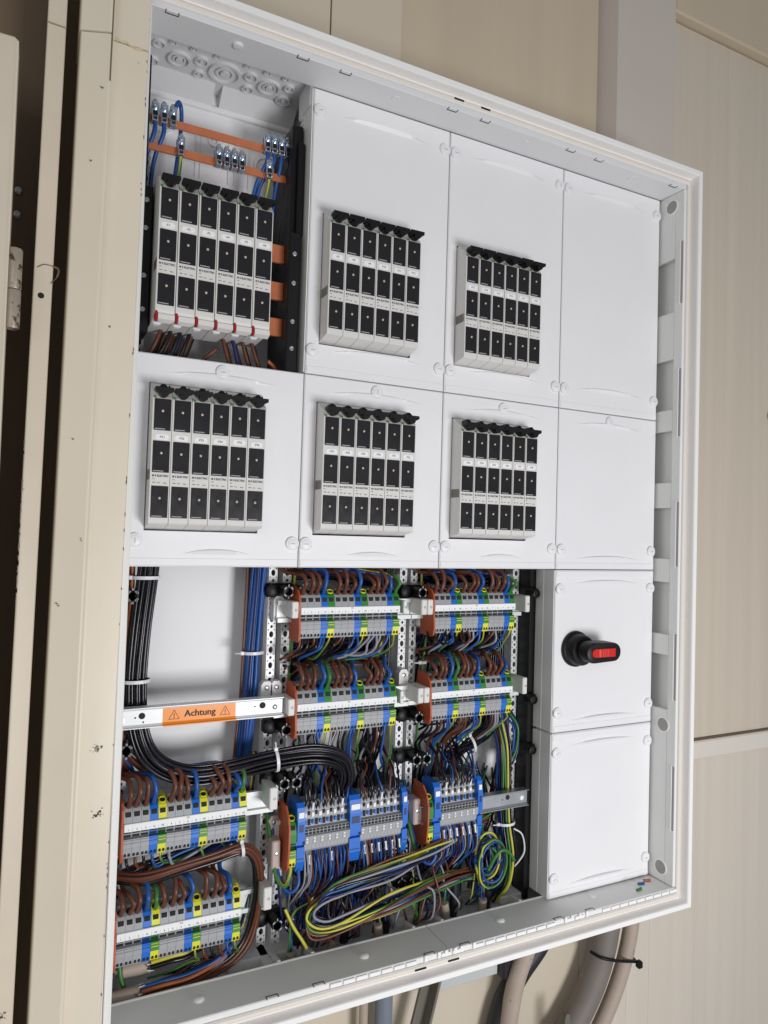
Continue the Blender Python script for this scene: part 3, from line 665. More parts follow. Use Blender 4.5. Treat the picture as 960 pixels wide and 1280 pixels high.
# control terminals: slim multi-deck blocks with blue supply blocks
CP = [(32, -23), (28, -18), (28, -10), (24, -9), (23, 4), (27, 5), (27, 14), (34, 15), (37, 42), (44, 50), (70, 50), (70, -23)]
def control(x0, n_groups, zm, lab):
    t = thing('control_terminal_strip', (x0 + 60, 70, zm - 44), lab, 'terminal strip', 'terminal strips')
    EP = [(24, -40), (20, -10), (20, 20), (26, 36), (40, 50), (72, 52), (72, -52), (36, -52)]
    MB().prism([(y, zm + z) for y, z in EP], 'yz', x0 - 3, x0 - .2).build('end_plate', ORANGE, t)
    terminal('pe', t, x0, zm + 2, True, -4, 12.); x = x0 + 12.3
    tops = []
    def supply(x, w):
        P = [(30, -50), (25, -34), (25, -12), (31, -11), (31, -4), (24, -3), (24, 28), (28, 48), (34, 54), (70, 54), (70, -50)]
        b = MB().prism([(y, zm + z) for y, z in P], 'yz', x + .15, x + w - .15).build('supply_block', TBLUE, t)
        MB().box(x + 2, x + w - 2, 24.4, 27.6, zm + 33, zm + 42, .4).build('marker', PAPER, b)
        MB().box(x + 3, x + w - 3, 23.6, 24.4, zm + 12, zm + 23, .3).build('wire_entry', W_NAVY, b)
        MB().box(x + 1.5, x + w - 1.5, 24.4, 25.2, zm - 30, zm - 29, 0).build('wire_entry', W_NAVY, b)
    supply(x, 13); x += 13.2
    for g in range(n_groups):
        for i in range(12):
            b = MB().prism([(y, zm + z) for y, z in CP], 'yz', x + .12, x + 6.2).build('terminal_block', TGREY, t)
            q = MB()
            for z0, z1 in ((5.5, 9), (10.2, 13.4)): q.box(x + .8, x + 5.5, 26.6, 27.6, zm + z0, zm + z1)
            if i % 2: q.box(x + 1, x + 5, 33, 36, zm + 17, zm + 26); q.box(x + 1, x + 5, 35, 38, zm + 32, zm + 38)
            q.build('wire_entry', DARK, b, kind='stuff')
            if i % 2 == 0:
                c_ = MB(); c_.box(x + 1.4, x + 4.6, 22.3, 23.4, zm - 6, zm + 1.5, .3); c_.box(x + .9, x + 5.6, 34, 37, zm + 29, zm + 36, .4); c_.build('marker', PAPER, b, kind='stuff')
                d = MB(); d.text('0', 4.6, x + 3, 22.2, zm - 2.2); d.build('lettering', INKG, b)
                e = MB(); e.box(x + 1.2, x + 5, 31, 36, zm + 19, zm + 25, .4); e.build('lever', TBLUE, b)
            tops.append((x + 3, zm)); x += 6.32
        supply(x, 20 if g < n_groups - 1 else 10); x += 20.2 if g < n_groups - 1 else 10
    return tops, x
hat_rail(250, 500, 62, 178, 'metal rail under the double control terminal strip'); 
ctops1, cx1 = control(260, 2, 176, 'double group of slim control terminals with blue blocks, bottom centre')
ctops2, cx2 = control(507, 1, 176, 'single group of slim control terminals with blue blocks, right of the double one')
P = [(50, 162.5), (34, 162.5), (34, 163.6), (37, 163.6), (40, 167), (40, 187), (37, 190.4), (34, 190.4), (34, 191.5), (50, 191.5)]
rr = MB().prism(P, 'yz', 500, 728).build('bare_rail', ZINC, loc=(620, 45, 162), label='bare metal rail end sticking out right of the control terminals', cat='rail')
MB().lathe((684, 40, 181), (0, -1, 0), [(4.5, 0), (4.5, .5), (3, .6)], 14).build('rail_hole', DARK, rr); MB().lathe((716, 40, 176), (0, -1, 0), [(4.4, 0), (4.4, 1), (2.5, 2)], 14).build('rivet', PAPER, rr, smooth=35)
MB().cyl((672, 40, 178), (0, -1, 0), 1.2, .4, 10).build('rail_hole', DARK, rr)
for x, z in ((246, 150), (497, 180)):
    b = MB().box(x - 7, x + 7, 44, 72, z - 22, z + 22, 2); o = b.build('rail_holder', emat('pinkish_holder', (190, 172, 164), rough=.5), loc=(x, 70, z - 22), label='pinkish grey rail holder at the left end of the %s control strip' % ('double' if x < 300 else 'single'), cat='bracket')
    MB().lathe((x, 44, z + 2), (0, -1, 0), [(3, 0), (3, 1), (1.6, 1.4)], 12).build('screw', ZINC, o, smooth=35)

# ------------------------------------------------------------------ copper bars in the open compartment
for z, lab in ((1263, 'upper'), (1222, 'lower')):
    MB().box(12, 234, 58, 62, z - 6, z + 6, .5).build('copper_busbar', COPPER, loc=(123, 60, z - 6), label='%s flat copper bar carrying small screw terminals in the open compartment' % lab, cat='busbar', group='copper busbars')
def busclamp(x, z, lab):
    t = thing('busbar_terminal', (x, 58, z - 8), lab, 'terminal', 'screw terminals on the copper bars')
    b = MB(); b.box(x - 5.2, x + 5.2, 49, 57.6, z - 3, z + 19, 1.); b.box(x - 5.2, x + 5.2, 62.4, 66, z - 8, z + 19, .8); b.build('body', CLAMPM, t)
    s = MB(); s.lathe((x, 49, z + 11), (0, -1, 0), [(4, 0), (4, 2.4), (3, 3.2), (1.2, 3.2), (1, 1.5)], 12); s.lathe((x, 55, z + 19), (0, 0, 1), [(3.8, 0), (3.8, 3), (2.6, 5)], 12); s.build('screw', CLAMPM, t, smooth=35)
    MB().box(x - 3.4, x + 3.4, 48.2, 49.4, z - 2, z + 4.6, .2).build('clamp_mouth', DARK, t)
    w_ = MB(); w_.box(x - 4.6, x + 4.6, 47.5, 57.4, z - 11, z - 8.6, .4); w_.box(x - 4.4, x - 2.8, 47.5, 57.4, z - 9, z - 3, .3); w_.box(x + 2.8, x + 4.4, 47.5, 57.4, z - 9, z - 3, .3); w_.build('stirrup', CLAMPM, t)
for i, x in enumerate((22, 35, 48)): busclamp(x, 1265, 'shiny screw terminal, %s at the left end of the upper copper bar' % ORD[i])
for i, x in enumerate((194, 205, 217, 228)): busclamp(x, 1265, 'shiny screw terminal, %s of four at the right end of the upper copper bar' % ORD[i])
for i, x in enumerate((118, 130, 142, 154)): busclamp(x, 1224, 'shiny screw terminal, %s of four at the middle of the lower copper bar' % ORD[i])
busclamp(61, 1224, 'single shiny screw terminal at the left of the lower copper bar'); busclamp(198, 1224, 'single shiny screw terminal near the right end of the lower copper bar')
for i, z in enumerate((1090, 1031, 974)):
    MB().box(30, 222, 34, 40, z - 14, z + 14, .6).build('phase_bar', COPPER, loc=(126, 37, z - 14), label='wide copper phase bar end right of the fuses, %s from top' % ORD[i], cat='busbar', group='copper phase bars')
for x0, x1, z0, z1, lab in ((2, 19, 930, 1140, 'left'), (222, 241, 900, 1120, 'right')):
    t = MB().box(x0, x1, 12, 60, z0, z1, 2).build('busbar_holder', BLACK, loc=((x0 + x1) / 2, 40, z0), label='black plastic busbar holder with screws at the %s of the open fuse compartment' % lab, cat='busbar holder')
    for z in ((1118, 1078, 1010, 962) if x0 < 100 else (1086, 1040, 980, 938)):
        MB().lathe(((x0 + x1) / 2, 12, z), (0, -1, 0), [(3.6, 0), (3.6, .8), (2.4, 1.6), (.8, 1.2)], 12).build('screw', ZINC, t, smooth=35)
bl = MB().box(228, 246, 30, 128, 900, 1300, 2); bl.box(236, 247, 20, 60, 1120, 1270, 3)
bl.build('black_channel', BLACK, loc=(238, 80, 900), label='black channel down the right side of the open fuse compartment', cat='cable channel')
MB().box(-8, 10, 14, 26, 1140, 1330, 2).build('black_channel', BLACK, loc=(2, 20, 1140), label='narrow black channel up the left side of the open compartment', cat='cable channel')
# wires there
for i, (x, z, c, xb, r) in enumerate(((22, 1254, W_BLUE, 12, 3.2), (35, 1254, W_BLUE, 24, 3.2), (54, 1282, W_BLUE, 58, 3.2), (61, 1212, YG, 60, 2.6), (194, 1254, W_BLUE, 180, 3.2), (205, 1254, W_BLUE, 186, 3), (217, 1254, W_BLUE, 214, 3.2), (198, 1212, YG, 194, 2.6), (228, 1254, W_BLACK, 230, 3))):
    y = 52
    pts = [(x, y, z), (x, y + 2, z - 14), (xb, y + 20, z - 60), (xb, y + 40, z - 150), (xb, 100, 1060)]
    if i == 2: pts = [(x - 4, y, z), (x + 2, y + 4, z + 14), (x + 8, y + 14, z + 4), (x + 8, y + 22, z - 40), (x, y + 40, z - 150), (x, 100, 1060)]
    wire(wname(c), pts, r, c, '%s wire dropping from a screw terminal on the copper bars, %s from left' % (cname(c), ORD[i]), 'wires in the open compartment')
for i in range(24):
    k = i // 12; x = (34 + (i % 12) * 4.6) if k == 0 else (136 + (i % 12) * 5); c = [W_BROWN, W_BLACK, W_BROWN, W_BLACK, W_BROWN, W_BROWN, W_BLACK, W_NAVY][i % 8]
    xb = x + (-22 if k == 0 else 22) + jit(6); y = 34 + (i % 3) * 12
    wire(wname(c), [(x + (8 if k == 0 else -8), y, 950), (x, y + 2, 925), (x + (xb - x) * .6, y + 8, 890), (xb, y + 14, 850)], 3., c, '%s wire leaving the %s fuses downwards in the open compartment' % (cname(c), 'left' if k == 0 else 'right'), 'wires under the open compartment fuses')
wire('brown_wire', [(120, 30, 925), (100, 40, 905), (76, 55, 880), (60, 60, 860)], 3, W_BROWN, 'single brown wire slanting below the open compartment fuses', None)
wire('orange_brown_wire', [(200, 30, 918), (214, 36, 908), (222, 50, 890), (224, 60, 860)], 3, W_OR, 'orange-brown wire curving beside the black holder at the right', None)

# ------------------------------------------------------------------ wires on the terminal strips
for ci, x0, zm, lab, pew in STRIPS:
    w_ = 11.75 if ci != 2 else 11.4; up = zm > 500
    x_end = x0 + 15 * w_
    for i, kd in enumerate(PATT):
        if kd == 'pe' and i not in pew: continue
        c = {'grey': W_BROWN, 'blue': W_BLUE, 'pe': YG}[kd]; x = x0 + (i + .5) * w_ + jit(1.2)
        hgt = 25 + jit(7); r = 3.5 if kd != 'pe' else 3.2
        a = [(x, 40, zm + 24), (x + jit(1), 33, zm + 33), (x + 1.5 + jit(2.2), 28 + jit(4), zm + 33 + hgt * .5), (x - 1 + jit(3.5), 36 + jit(3), zm + 33 + hgt), (x - 9, 52, zm + 36 + hgt)]
        sp = (i % 5) * 3.2 + jit(2)
        if ci and up:      # upper strips: gather to the left and climb behind the covers
            if kd == 'grey': a += [(x - 22, 66 + sp * .4, zm + 62 + jit(4)), (x - 34 - i * 2.5, 74 + jit(6), zm + 80 + jit(4)), (x - 40 - i * 4, 80, zm + 130)]
            else: a += [(x - 26, 56, zm + 48 + hgt * .5), (x0 + (x - x0) * .5, 62 + sp * .3, zm + 62 + sp * .5), (x0 + 10 + i, 70, zm + 86), (x0 - 6 + i, 76, zm + 140)]
        elif ci:           # lower strips: a dark bundle running right between the two strips
            a = a[:4] + [(x + 1, 50, zm + 37 + hgt), (x + 9, 64 + sp * .3, zm + 50 + hgt * .4 + sp * .4), (x + (x_end - x) * .55 + 8, 70 + sp * .6, zm + 62 + jit(6)), (x_end - 16 + jit(6), 76 + jit(8), zm + 78 + jit(6)), (x_end - 2 + jit(5), 98, zm + 145)]
        elif zm > 150 and i == 14: a = a[:3] + [(x + 1, 36, zm + 34 + hgt), (x - 8, 54, zm + 40 + hgt), (x - 14, 80, zm + 26), (x - 14, 100, zm)]
        elif zm > 150:     # left field, upper strip
            a += [(x - 24, 66, zm + 60 + sp * .4), (max(10, x * .5), 76 + jit(5), zm + 66 + jit(5)), (max(8, x * .12), 84 + jit(5), zm + 110 + jit(8)), (10 + jit(4), 92, zm + 190)]
        else:
            a += [(x - 6, 64, zm + 62 + sp * .5), (x + 20, 72 + jit(5), zm + 74 + jit(5)), (x_end - 6 + jit(4), 84 + jit(5), zm + 90 + jit(6)), (x_end + 20, 100, zm + 160)]
        wire(wname(c), a, r, c, '%s wire arching into the %s block from left, %s' % (cname(c), ORD[i], lab), 'wires arching into the terminal strips', k=5, n=10)
    # thinner wires leaving below
    low = {531: 0, 380: 1, 381: 1}.get(zm, 2)
    for i, kd in enumerate(PATT):
        if ci == 0 and i not in ({0, 1, 2, 3, 4, 5, 9} if zm > 150 else {9, 10, 11, 12, 13, 14}): continue
        for dx in ((-2.6, 2.4) if ci and i % 3 != 1 and kd != 'pe' else (0.,)):
            x = x0 + (i + .5) * w_ + dx; thick = ci == 0 and zm > 150
            c = {'grey': random.choice([W_BLACK, W_BROWN, W_GREY, W_BLACK, W_BROWN, W_BLACK]), 'blue': W_BLUE, 'pe': YG}[kd]
            if ci and 10 <= i <= 12: c = random.choice([W_BROWN, W_GREY, W_BLACK])
            r = 2.2 if kd != 'pe' else 1.7
            a = [(x, 38, zm - 37), (x, 36, zm - 46 + jit(3))]
            if ci and up:
                if ci == 1: a += [(x - 5 + jit(4), 38 + jit(5), zm - 60 + jit(5)), (x - 24 + jit(10), 52 + jit(8), zm - 76 + jit(6)), (x0 + (x - x0) * .4, 74 + jit(8), zm - 88 + jit(8)), (x0 + jit(12), 100, zm - 130)]
                elif i < 7 and dx < 0: a = [(x, 38, zm - 37), (x - 1, 28, zm - 48), (x - 4, 20, zm - 56), (x - 9, 26, zm - 62), (x - 10, 38, zm - 54), (x - 6, 46, zm - 44), (x - 2, 62, zm - 52), (x, 84, zm - 90), (x, 96, zm - 140)]
                else: a += [(x - 4 + jit(4), 40 + jit(5), zm - 62 + jit(4)), (x - 20, 60 + jit(8), zm - 84 + jit(6)), (x0 + 70 + jit(30), 82, zm - 100 + jit(6)), (x0 + 50 + jit(40), 100, zm - 150)]
            elif ci:
                if ci == 1: a += [(x + jit(5), 40 + jit(6), zm - 66 + jit(6)), (x + 8 + jit(12), 58 + jit(10), zm - 100), (x + 10 + jit(14), 82, zm - 140), (x + 6 + jit(14), 96, zm - 190)]
                else: a += [(x + jit(4), 42, zm - 62 + jit(6)), (x - 8 + jit(8), 70, zm - 90), (x0 + (x - x0) * .75 + 6 + jit(8), 92, zm - 130), (x0 + (x - x0) * .7 + jit(10), 104, zm - 210)]
            elif zm > 150: a += [(x + 1, 34, zm - 54), (x + 10, 42, zm - 66 + jit(3)), (x + 40, 52 + jit(6), zm - 60 + jit(5)), (x0 + 150 + jit(8), 60, zm - 46), (x0 + 186, 80, zm - 50)]
            else: a += [(x + 2, 36, zm - 56), (x + 8, 44, zm - 66), (x - 4, 56, zm - 74 + jit(3)), (x - 34, 62 + jit(8), zm - 82 + jit(6)), (x - 60, 66 + jit(8), zm - 92)]
            wire(wname(c), a, r, c, '%s wire hanging below the %s block from left, %s' % (cname(c), ORD[i], lab), 'thin wires under the terminal strips', k=5, n=8)

# ------------------------------------------------------------------ bundles
def bundle(path, cols, spread, r, lab, group, k=6, twist=.0, flat=1., loose=.35):
    """wires that keep their place in a bundle along a common path"""
    P = [Vector(p) for p in path]; n = len(P)
    for j, c in enumerate(cols):
        ph = j * 2.39996; rad = spread * math.sqrt((j + .5) / len(cols)); pts = []
        for i in range(n):
            T = (P[min(i + 1, n - 1)] - P[max(i - 1, 0)]).normalized(); u = T.cross(Vector((0, -1, 0)))
            u = u.normalized() if u.length > .2 else Vector((1, 0, 0)); q = T.cross(u)
            a = ph + twist * i
            pts.append(P[i] + u * (rad * math.cos(a) + jit(loose * r)) + q * (rad * math.sin(a) * flat + jit(loose * r)))
        wire(wname(c), pts, r, c, '%s wire %s' % (cname(c), lab), group, k=k, n=10)
bundle([(40, 58, 640), (38, 58, 590), (30, 58, 500), (28, 60, 420), (36, 62, 350), (62, 56, 308), (110, 48, 288), (170, 46, 290), (235, 38, 300), (300, 32, 303), (345, 34, 288), (358, 40, 258), (352, 50, 232)],
       [W_BLACK, BLACK_GLINT, W_BLACK, BLACK_GLINT, W_PURP, W_BLACK, BLACK_GLINT, W_BLACK, W_PURP, BLACK_GLINT, W_BLACK, BLACK_GLINT, W_PURP, BLACK_GLINT, W_BLACK, BLACK_GLINT, BLACK_GLINT, W_BLACK, BLACK_GLINT], 15, 2.5, 'in the thick black bundle sweeping from top left to the control terminals', 'black wire bundle', flat=.7)
bundle([(16, 66, 640), (18, 66, 560), (12, 70, 460), (14, 70, 360), (14, 74, 300)], [W_BROWN, W_BROWN, W_OR], 4, 2.6, 'running down the left edge beside the black bundle', 'brown wires at the left edge')
bundle([(218, 84, 640), (214, 84, 560), (210, 86, 470), (208, 88, 400), (204, 90, 330), (200, 100, 250)], [W_BLUE, W_BLUE, W_BLUE, W_BLUE, W_BLUE, W_BLUE, W_NAVY, W_BLUE, W_BLUE, W_BLUE, W_NAVY], 12, 3, 'in the blue bundle left of the perforated rails', 'blue wire bundle', flat=.6)
for i, (dx, c) in enumerate(((4, W_BROWN), (9, W_BLACK))):
    wire(wname(c), [(194 + dx, 92, 640), (192 + dx, 92, 520), (190 + dx, 94, 400), (184 + dx, 96, 300), (182 + dx, 100, 230)], 2.4, c, '%s wire at the left side of the blue bundle' % cname(c), 'blue wire bundle')
wire('green_yellow_wire', [(276, 84, 640), (275, 84, 560), (274, 86, 460), (270, 88, 380)], 3, YG, 'green-yellow wire running down beside the perforated rail pair', None)
wire('green_yellow_wire', [(514, 84, 640), (514, 80, 560), (520, 70, 500), (512, 66, 430), (514, 84, 340), (520, 90, 240)], 2.4, YG, 'green-yellow wire left of the third column strips', None)
for j in range(16):
    x = 433 + (j % 8) * 4.2; c = [BLACK_GLINT, W_PURP, W_BLACK, BLACK_GLINT][j % 4]; yy = 102 + (j // 8) * 7
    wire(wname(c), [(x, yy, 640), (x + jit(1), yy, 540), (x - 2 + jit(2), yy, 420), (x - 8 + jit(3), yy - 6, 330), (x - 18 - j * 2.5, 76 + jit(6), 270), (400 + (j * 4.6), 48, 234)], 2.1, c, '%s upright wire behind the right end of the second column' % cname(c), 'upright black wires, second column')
for j in range(14):
    x = 680 + (j % 7) * 5.2; c = [W_BLACK, W_PURP, W_BLACK, W_NAVY][j % 4]; yy = 102 + (j // 7) * 7
    wire(wname(c), [(x, yy, 640), (x + jit(1), yy, 540), (x - 2, yy, 420), (x - 12 + jit(3), yy - 14, 330), (x - 40 - j * 2, 78 + jit(6), 282 + jit(5)), (600 - j * 3 + jit(4), 66, 262 + jit(6)), (552 + j * 5.4, 48, 236)], 2.1, c, '%s upright wire behind the right end of the third column' % cname(c), 'upright black wires, third column')
# black leads into the control terminals
for nm, tops in (('double', ctops1), ('single', ctops2)):
    for i, (x, zm) in enumerate(tops):
        c = [W_BLACK, W_BLACK, W_PURP, W_BLACK, W_BLUE, W_BLACK, W_BROWN][i % 7]
        wire(wname(c), [(x, 38, zm + 40), (x + jit(1), 33 + jit(2), zm + 56), (x + jit(5), 42 + jit(5), zm + 76 + jit(6)), (x + 5 + jit(10), 62 + jit(8), zm + 92), (x + 8 + jit(12), 90, zm + 110)], 1.7, c, '%s lead entering the top of the %s control strip, %s from left' % (cname(c), nm, ORD[i]), 'leads into the control terminals', k=4, n=6)
        if i % 2 == 0:
            f = MB().tube([(x, 36, zm + 40), (x + .2, 33.6, zm + 52)], 1.9, 8); f.build('wire_marker', PAPER if i % 8 == 2 else TGREY, loc=(x, 36, zm + 40), smooth=True, label='pale sleeve on a lead at the top of the %s control strip, %s from left' % (nm, ORD[i // 2]), cat='wire marker', group='wire markers')
        for q in range(2):
            c = random.choice([W_BLUE, W_BLUE, W_GREY, W_BROWN, W_NAVY, W_BLUE, W_GREY, W_NAVY, W_BLACK])
            xx = x - 1.5 + q * 3
            wire(wname(c), [(xx, 33, zm - 20), (xx + jit(1), 28 - q * 5, zm - 36), (xx + 2 + jit(3), 30 + jit(4), zm - 68), (xx - 4 + jit(6), 44 + jit(6), zm - 92 + jit(6)), (xx - 10 + jit(12), 66, zm - 118 + jit(8)), (xx - 8 + jit(14), 80 + jit(10), zm - 160)], 1.5, c, '%s lead below the %s control strip, %s slot from left' % (cname(c), nm, ORD[i]), 'leads below the control terminals', k=4, n=6)
        if i % 2 and (nm == 'single' or i > 11 or i in (1, 7)):
            f = MB().tube([(x, 28, zm - 27), (x + .3, 25, zm - 40)], 2.7, 8); f.build('wire_marker', PAPER, loc=(x, 28, zm - 50), smooth=True, label='white numbered sleeve below the %s control strip, %s from left' % (nm, ORD[i // 2]), cat='wire marker', group='wire markers')
for x0, nm in ((260, 'double'), (507, 'single')):
    wire('green_yellow_wire', [(x0 + 6, 34, 140), (x0 + 4, 28, 124), (x0 - 4, 28, 108), (x0 - 14, 40, 118), (x0 - 18, 60, 160), (x0 - 20, 90, 220)], 3.2, YG, 'green-yellow wire looping under the left end of the %s control strip' % nm, None)
    wire('blue_wire', [(x0 + 18, 30, 128), (x0 + 16, 24, 108), (x0 + 4, 26, 98), (x0 - 8, 40, 112), (x0 - 12, 66, 160), (x0 - 12, 90, 220)], 3, W_BLUE, 'blue wire looping under the left end of the %s control strip' % nm, None)

# big horizontal loop in front at the bottom
LC = [YG, W_BLUE, W_BROWN, W_BLACK, W_GREY, YG, W_NAVY, W_BROWN, W_YEL, W_BLACK, W_BROWN, W_GREY, YG]
lp = [(640, 46, 150), (585, 36, 136), (520, 26, 122), (440, 20, 106), (350, 18, 92), (314, 18, 80), (298, 18, 58), (310, 16, 40), (350, 14, 38), (430, 18, 50), (505, 26, 58), (570, 44, 56), (640, 60, 44), (680, 80, 24)]
for j, c in enumerate(LC):
    pts = []; ph = j * 2.4; rad = 3 + 9 * math.sqrt((j + .5) / len(LC)); e = jit(10)
    for i, (x, y, z) in enumerate(lp):
        a = ph + .62 * i; k = 1.3 if i in (3, 4, 9, 10) else 1.
        inw = -1 if i < 6 else 1
        pts.append((x + jit(4) + (rad * math.cos(a) if i in (5, 6, 7) else 0) + (e if i in (0, 12, 13) else 0), y + rad * .6 * math.sin(a) + jit(2), z + k * rad * math.cos(a) * (1 if i not in (6,) else .2) + jit(4)))
    wire(wname(c), pts, 2.0, c, '%s wire in the long loop lying across the bottom' % cname(c), 'long wire loop at the bottom', k=6)
# round coil to the right
for j in range(9):
    c = [YG, W_BLUE, W_NAVY, W_GREEN, W_BLUE, W_YEL, W_BLUE, YG, W_NAVY][j]; rx = 30 - (j % 4) * 4; rz = 42 - (j % 5) * 6; ox, oz = 640 + jit(5), 78 + jit(10); ph = jit(1)
    pts = [(ox + rx * math.cos(ph + a * .55), 22 + j * 2.4 + jit(2), oz + rz * math.sin(ph + a * .55)) for a in range(18)]
    pts += [(ox + jit(15), 60, 10), (ox + jit(15), 80, -20)]
    wire(wname(c), pts, 2.1, c, '%s wire in the tangled coil at the bottom right, %s from front' % (cname(c), ORD[j]), 'wire coil at the bottom right', k=4)
wire('green_wire', [(628, 16, 70), (640, 10, 96), (654, 8, 104), (672, 10, 92), (682, 14, 78)], 3, W_GREEN, 'short loose green wire end in front of the coil', None)
# upright bundle on the right of the control strips
bundle([(676, 96, 400), (682, 80, 330), (690, 62, 268), (692, 62, 200), (694, 58, 130), (702, 52, 70), (700, 60, 20), (690, 80, -20)], [W_BLUE, W_BLACK, W_NAVY, W_BLACK, W_GREY, YG, W_NAVY, W_BLACK, W_BROWN, W_NAVY, YG, W_BLACK, W_BLACK, W_NAVY, W_BLACK, W_YEL, W_BLUE, W_NAVY, W_BLACK, W_BLACK], 15, 2.1, 'in the upright bundle behind the bare rail end at the right', 'upright bundle at the right', flat=.7, loose=1.2)
bundle([(700, 88, 340), (706, 70, 322), (712, 60, 300), (712, 60, 260), (704, 66, 236), (698, 80, 220)], [W_BLUE, W_BLUE, YG, W_BLUE, W_NAVY], 7, 2.2, 'in the small blue hank above the bare rail end', 'small blue hank', loose=1.5)
wire('white_wire', [(700, 40, 122), (716, 36, 110), (722, 36, 80), (712, 40, 60), (704, 50, 44)], 1.5, TIE, 'loose end of a white tie curling by the right bundle', None, cat='cable tie')
# heavy brown bundle between the two bottom left strips, bending down at the right
bundle([(14, 66, 150), (50, 44, 152), (100, 40, 160), (150, 40, 166), (190, 44, 170), (214, 52, 150), (222, 58, 110), (220, 60, 60), (206, 58, 20), (176, 52, 0), (130, 48, -10), (86, 44, -12)],
       [W_BROWN, W_BROWN, W_BROWN, W_BLACK, W_BROWN, W_BLACK, W_BROWN, W_BROWN], 8, 3.3, 'in the heavy brown bundle bending round the lowest strip', 'heavy brown bundle', flat=.8)
for j, c in enumerate((W_BLUE, W_BLUE, W_NAVY, W_BROWN, YG, W_BLACK)):
    wire(wname(c), [(206 + j * 3, 92, 300), (200 + j * 2, 84, 220), (194 - j * 6, 74, 186), (150 - j * 12, 66 + jit(5), 160 + jit(5)), (60, 80, 150 + jit(8)), (10, 100, 140)], 2.8, c, '%s wire slanting behind the heavy brown bundle' % cname(c), 'heavy brown bundle')
# two stripped cables at the bottom left
for nm, y, z, cs, dx in (('lower', 40, -8, [W_BLUE, W_BLUE, W_OR, W_BROWN, W_BLACK, W_GREY], 0), ('upper', 66, 16, [W_BLUE, YG, W_YEL, W_BLACK, W_NAVY], 16)):
    for j, c in enumerate(cs):
        oy, oz = 5.5 * math.cos(j * 1.25), 6.5 * math.sin(j * 1.25)
        wire(wname(c), [(50 + dx, y + oy, z + oz), (80 + dx, y + oy - 3, z + oz + 4), (120, y + oy, z + oz + 4), (165, y + 8, z + 14 + oz), (198, 64, 40), (214, 70, 90)], 3.2, c, '%s core of the %s stripped cable at the bottom left' % (cname(c), nm), 'stripped cable cores')
    mb = MB(); v = []
    n = 14; f = []
    for r_, x, in ((11, 10 + dx), (12, 36 + dx), (11, 46 + dx)):
        for a in range(n): th = 2 * math.pi * a / n; v.append((x + (jit(4) if x > 40 + dx else 0), y + r_ * math.cos(th), z + r_ * math.sin(th)))
    for j in range(2):
        for a in range(n): b_ = (a + 1) % n; f.append((j * n + a, j * n + b_, (j + 1) * n + b_, (j + 1) * n + a))
    mb.add(v, f); o = mb.build('cable_sheath', SHEATHL, loc=(10 + dx, y, z), smooth=60, label='frayed pale sheath end of the %s stripped cable, bottom left' % nm, cat='cable')
    for a in range(7):
        th = a * .9; MB().tube([(44 + dx, y + 10 * math.cos(th), z + 10 * math.sin(th)), (52 + dx + jit(4), y + 12 * math.cos(th) , z + 12 * math.sin(th))], [1.2, .4], 5).build('frayed_strand', PAPER, o)
wire('green_wire', [(20, 60, 40), (24, 54, 10), (32, 52, -12), (34, 60, -26)], 3.4, W_GREEN, 'dark green wire end hanging in the bottom left corner', None)
# cable ends rising from the bottom wall
for j in range(15):
    x = [278, 296, 322, 350, 378, 404, 430, 455, 540, 562, 590, 612, 640, 662, 690][j]; y = 52 + (j % 3) * 16 + jit(4); M = [SHEATHL, SHEATHB, SHEATH][j % 3] if j not in (9,) else SHEATHL
    h = 30 + jit(12)
    if j == 10: h = 74
    MB().tube([(x, y, -26), (x + jit(2), y - 1, -26 + h * .5), (x + jit(4), y - 3, -26 + h)], 7.5, 12).build('cable_end', M, loc=(x, y, -26), smooth=60, label='stub of %s sheathed cable rising from the cabinet floor, %s from left' % ({0: 'pale', 1: 'black', 2: 'grey'}[j % 3], ORD[j]), cat='cable', group='cable stubs on the cabinet floor')
    for q in range(4):
        c = random.choice([W_BLUE, W_BROWN, W_GREY, W_BLACK, YG, W_NAVY, W_BLACK, W_NAVY])
        wire(wname(c), [(x + jit(3), y - 3 + jit(3), -28 + h), (x + jit(6), y + jit(4), h - 4), (x + jit(18), y + 4 + jit(8), 40), (x + jit(30), 84 + jit(10), 96)], 1.8, c, '%s core fanning out of the cable stub %s from left' % (cname(c), ORD[j]), 'cable cores rising from the stubs', k=4, n=6)
for j in range(20):
    c = random.choice([W_BLUE, W_BROWN, W_BLACK, W_NAVY, W_GREY, YG, W_BROWN, W_BLACK, W_BROWN]); xa = random.uniform(275, 560); xb = xa + random.uniform(-70, 70); ya = random.uniform(24, 60)
    wire(wname(c), [(xa, 70, 108 + jit(14)), (xa + jit(14), ya, 76 + jit(12)), ((xa + xb) / 2 + jit(14), ya - 6 + jit(8), 40 + jit(18)), (xb, ya + jit(10), 10 + jit(10)), (xb + jit(12), 66, -20)], 1.9, c, 'loose %s wire dropping to the cabinet floor at bottom centre' % cname(c), 'loose wires at bottom centre', k=5, n=7)
wire('yellow_wire', [(262, 40, 66), (274, 34, 40), (288, 30, 18), (296, 30, 4)], 2.6, W_YEL, 'short yellow wire slanting down left of the long loop', None)
bl = MB(); bl.box(-26, 26, -8, 8, -16, 16, 4)
o = bl.build('black_connector', BLACK, loc=(0, 0, 0), label='black plug-like connector hanging behind the long loop, bottom centre', cat='connector'); o.location = (.478, .058, .062); o.rotation_euler = (0, .5, 0)
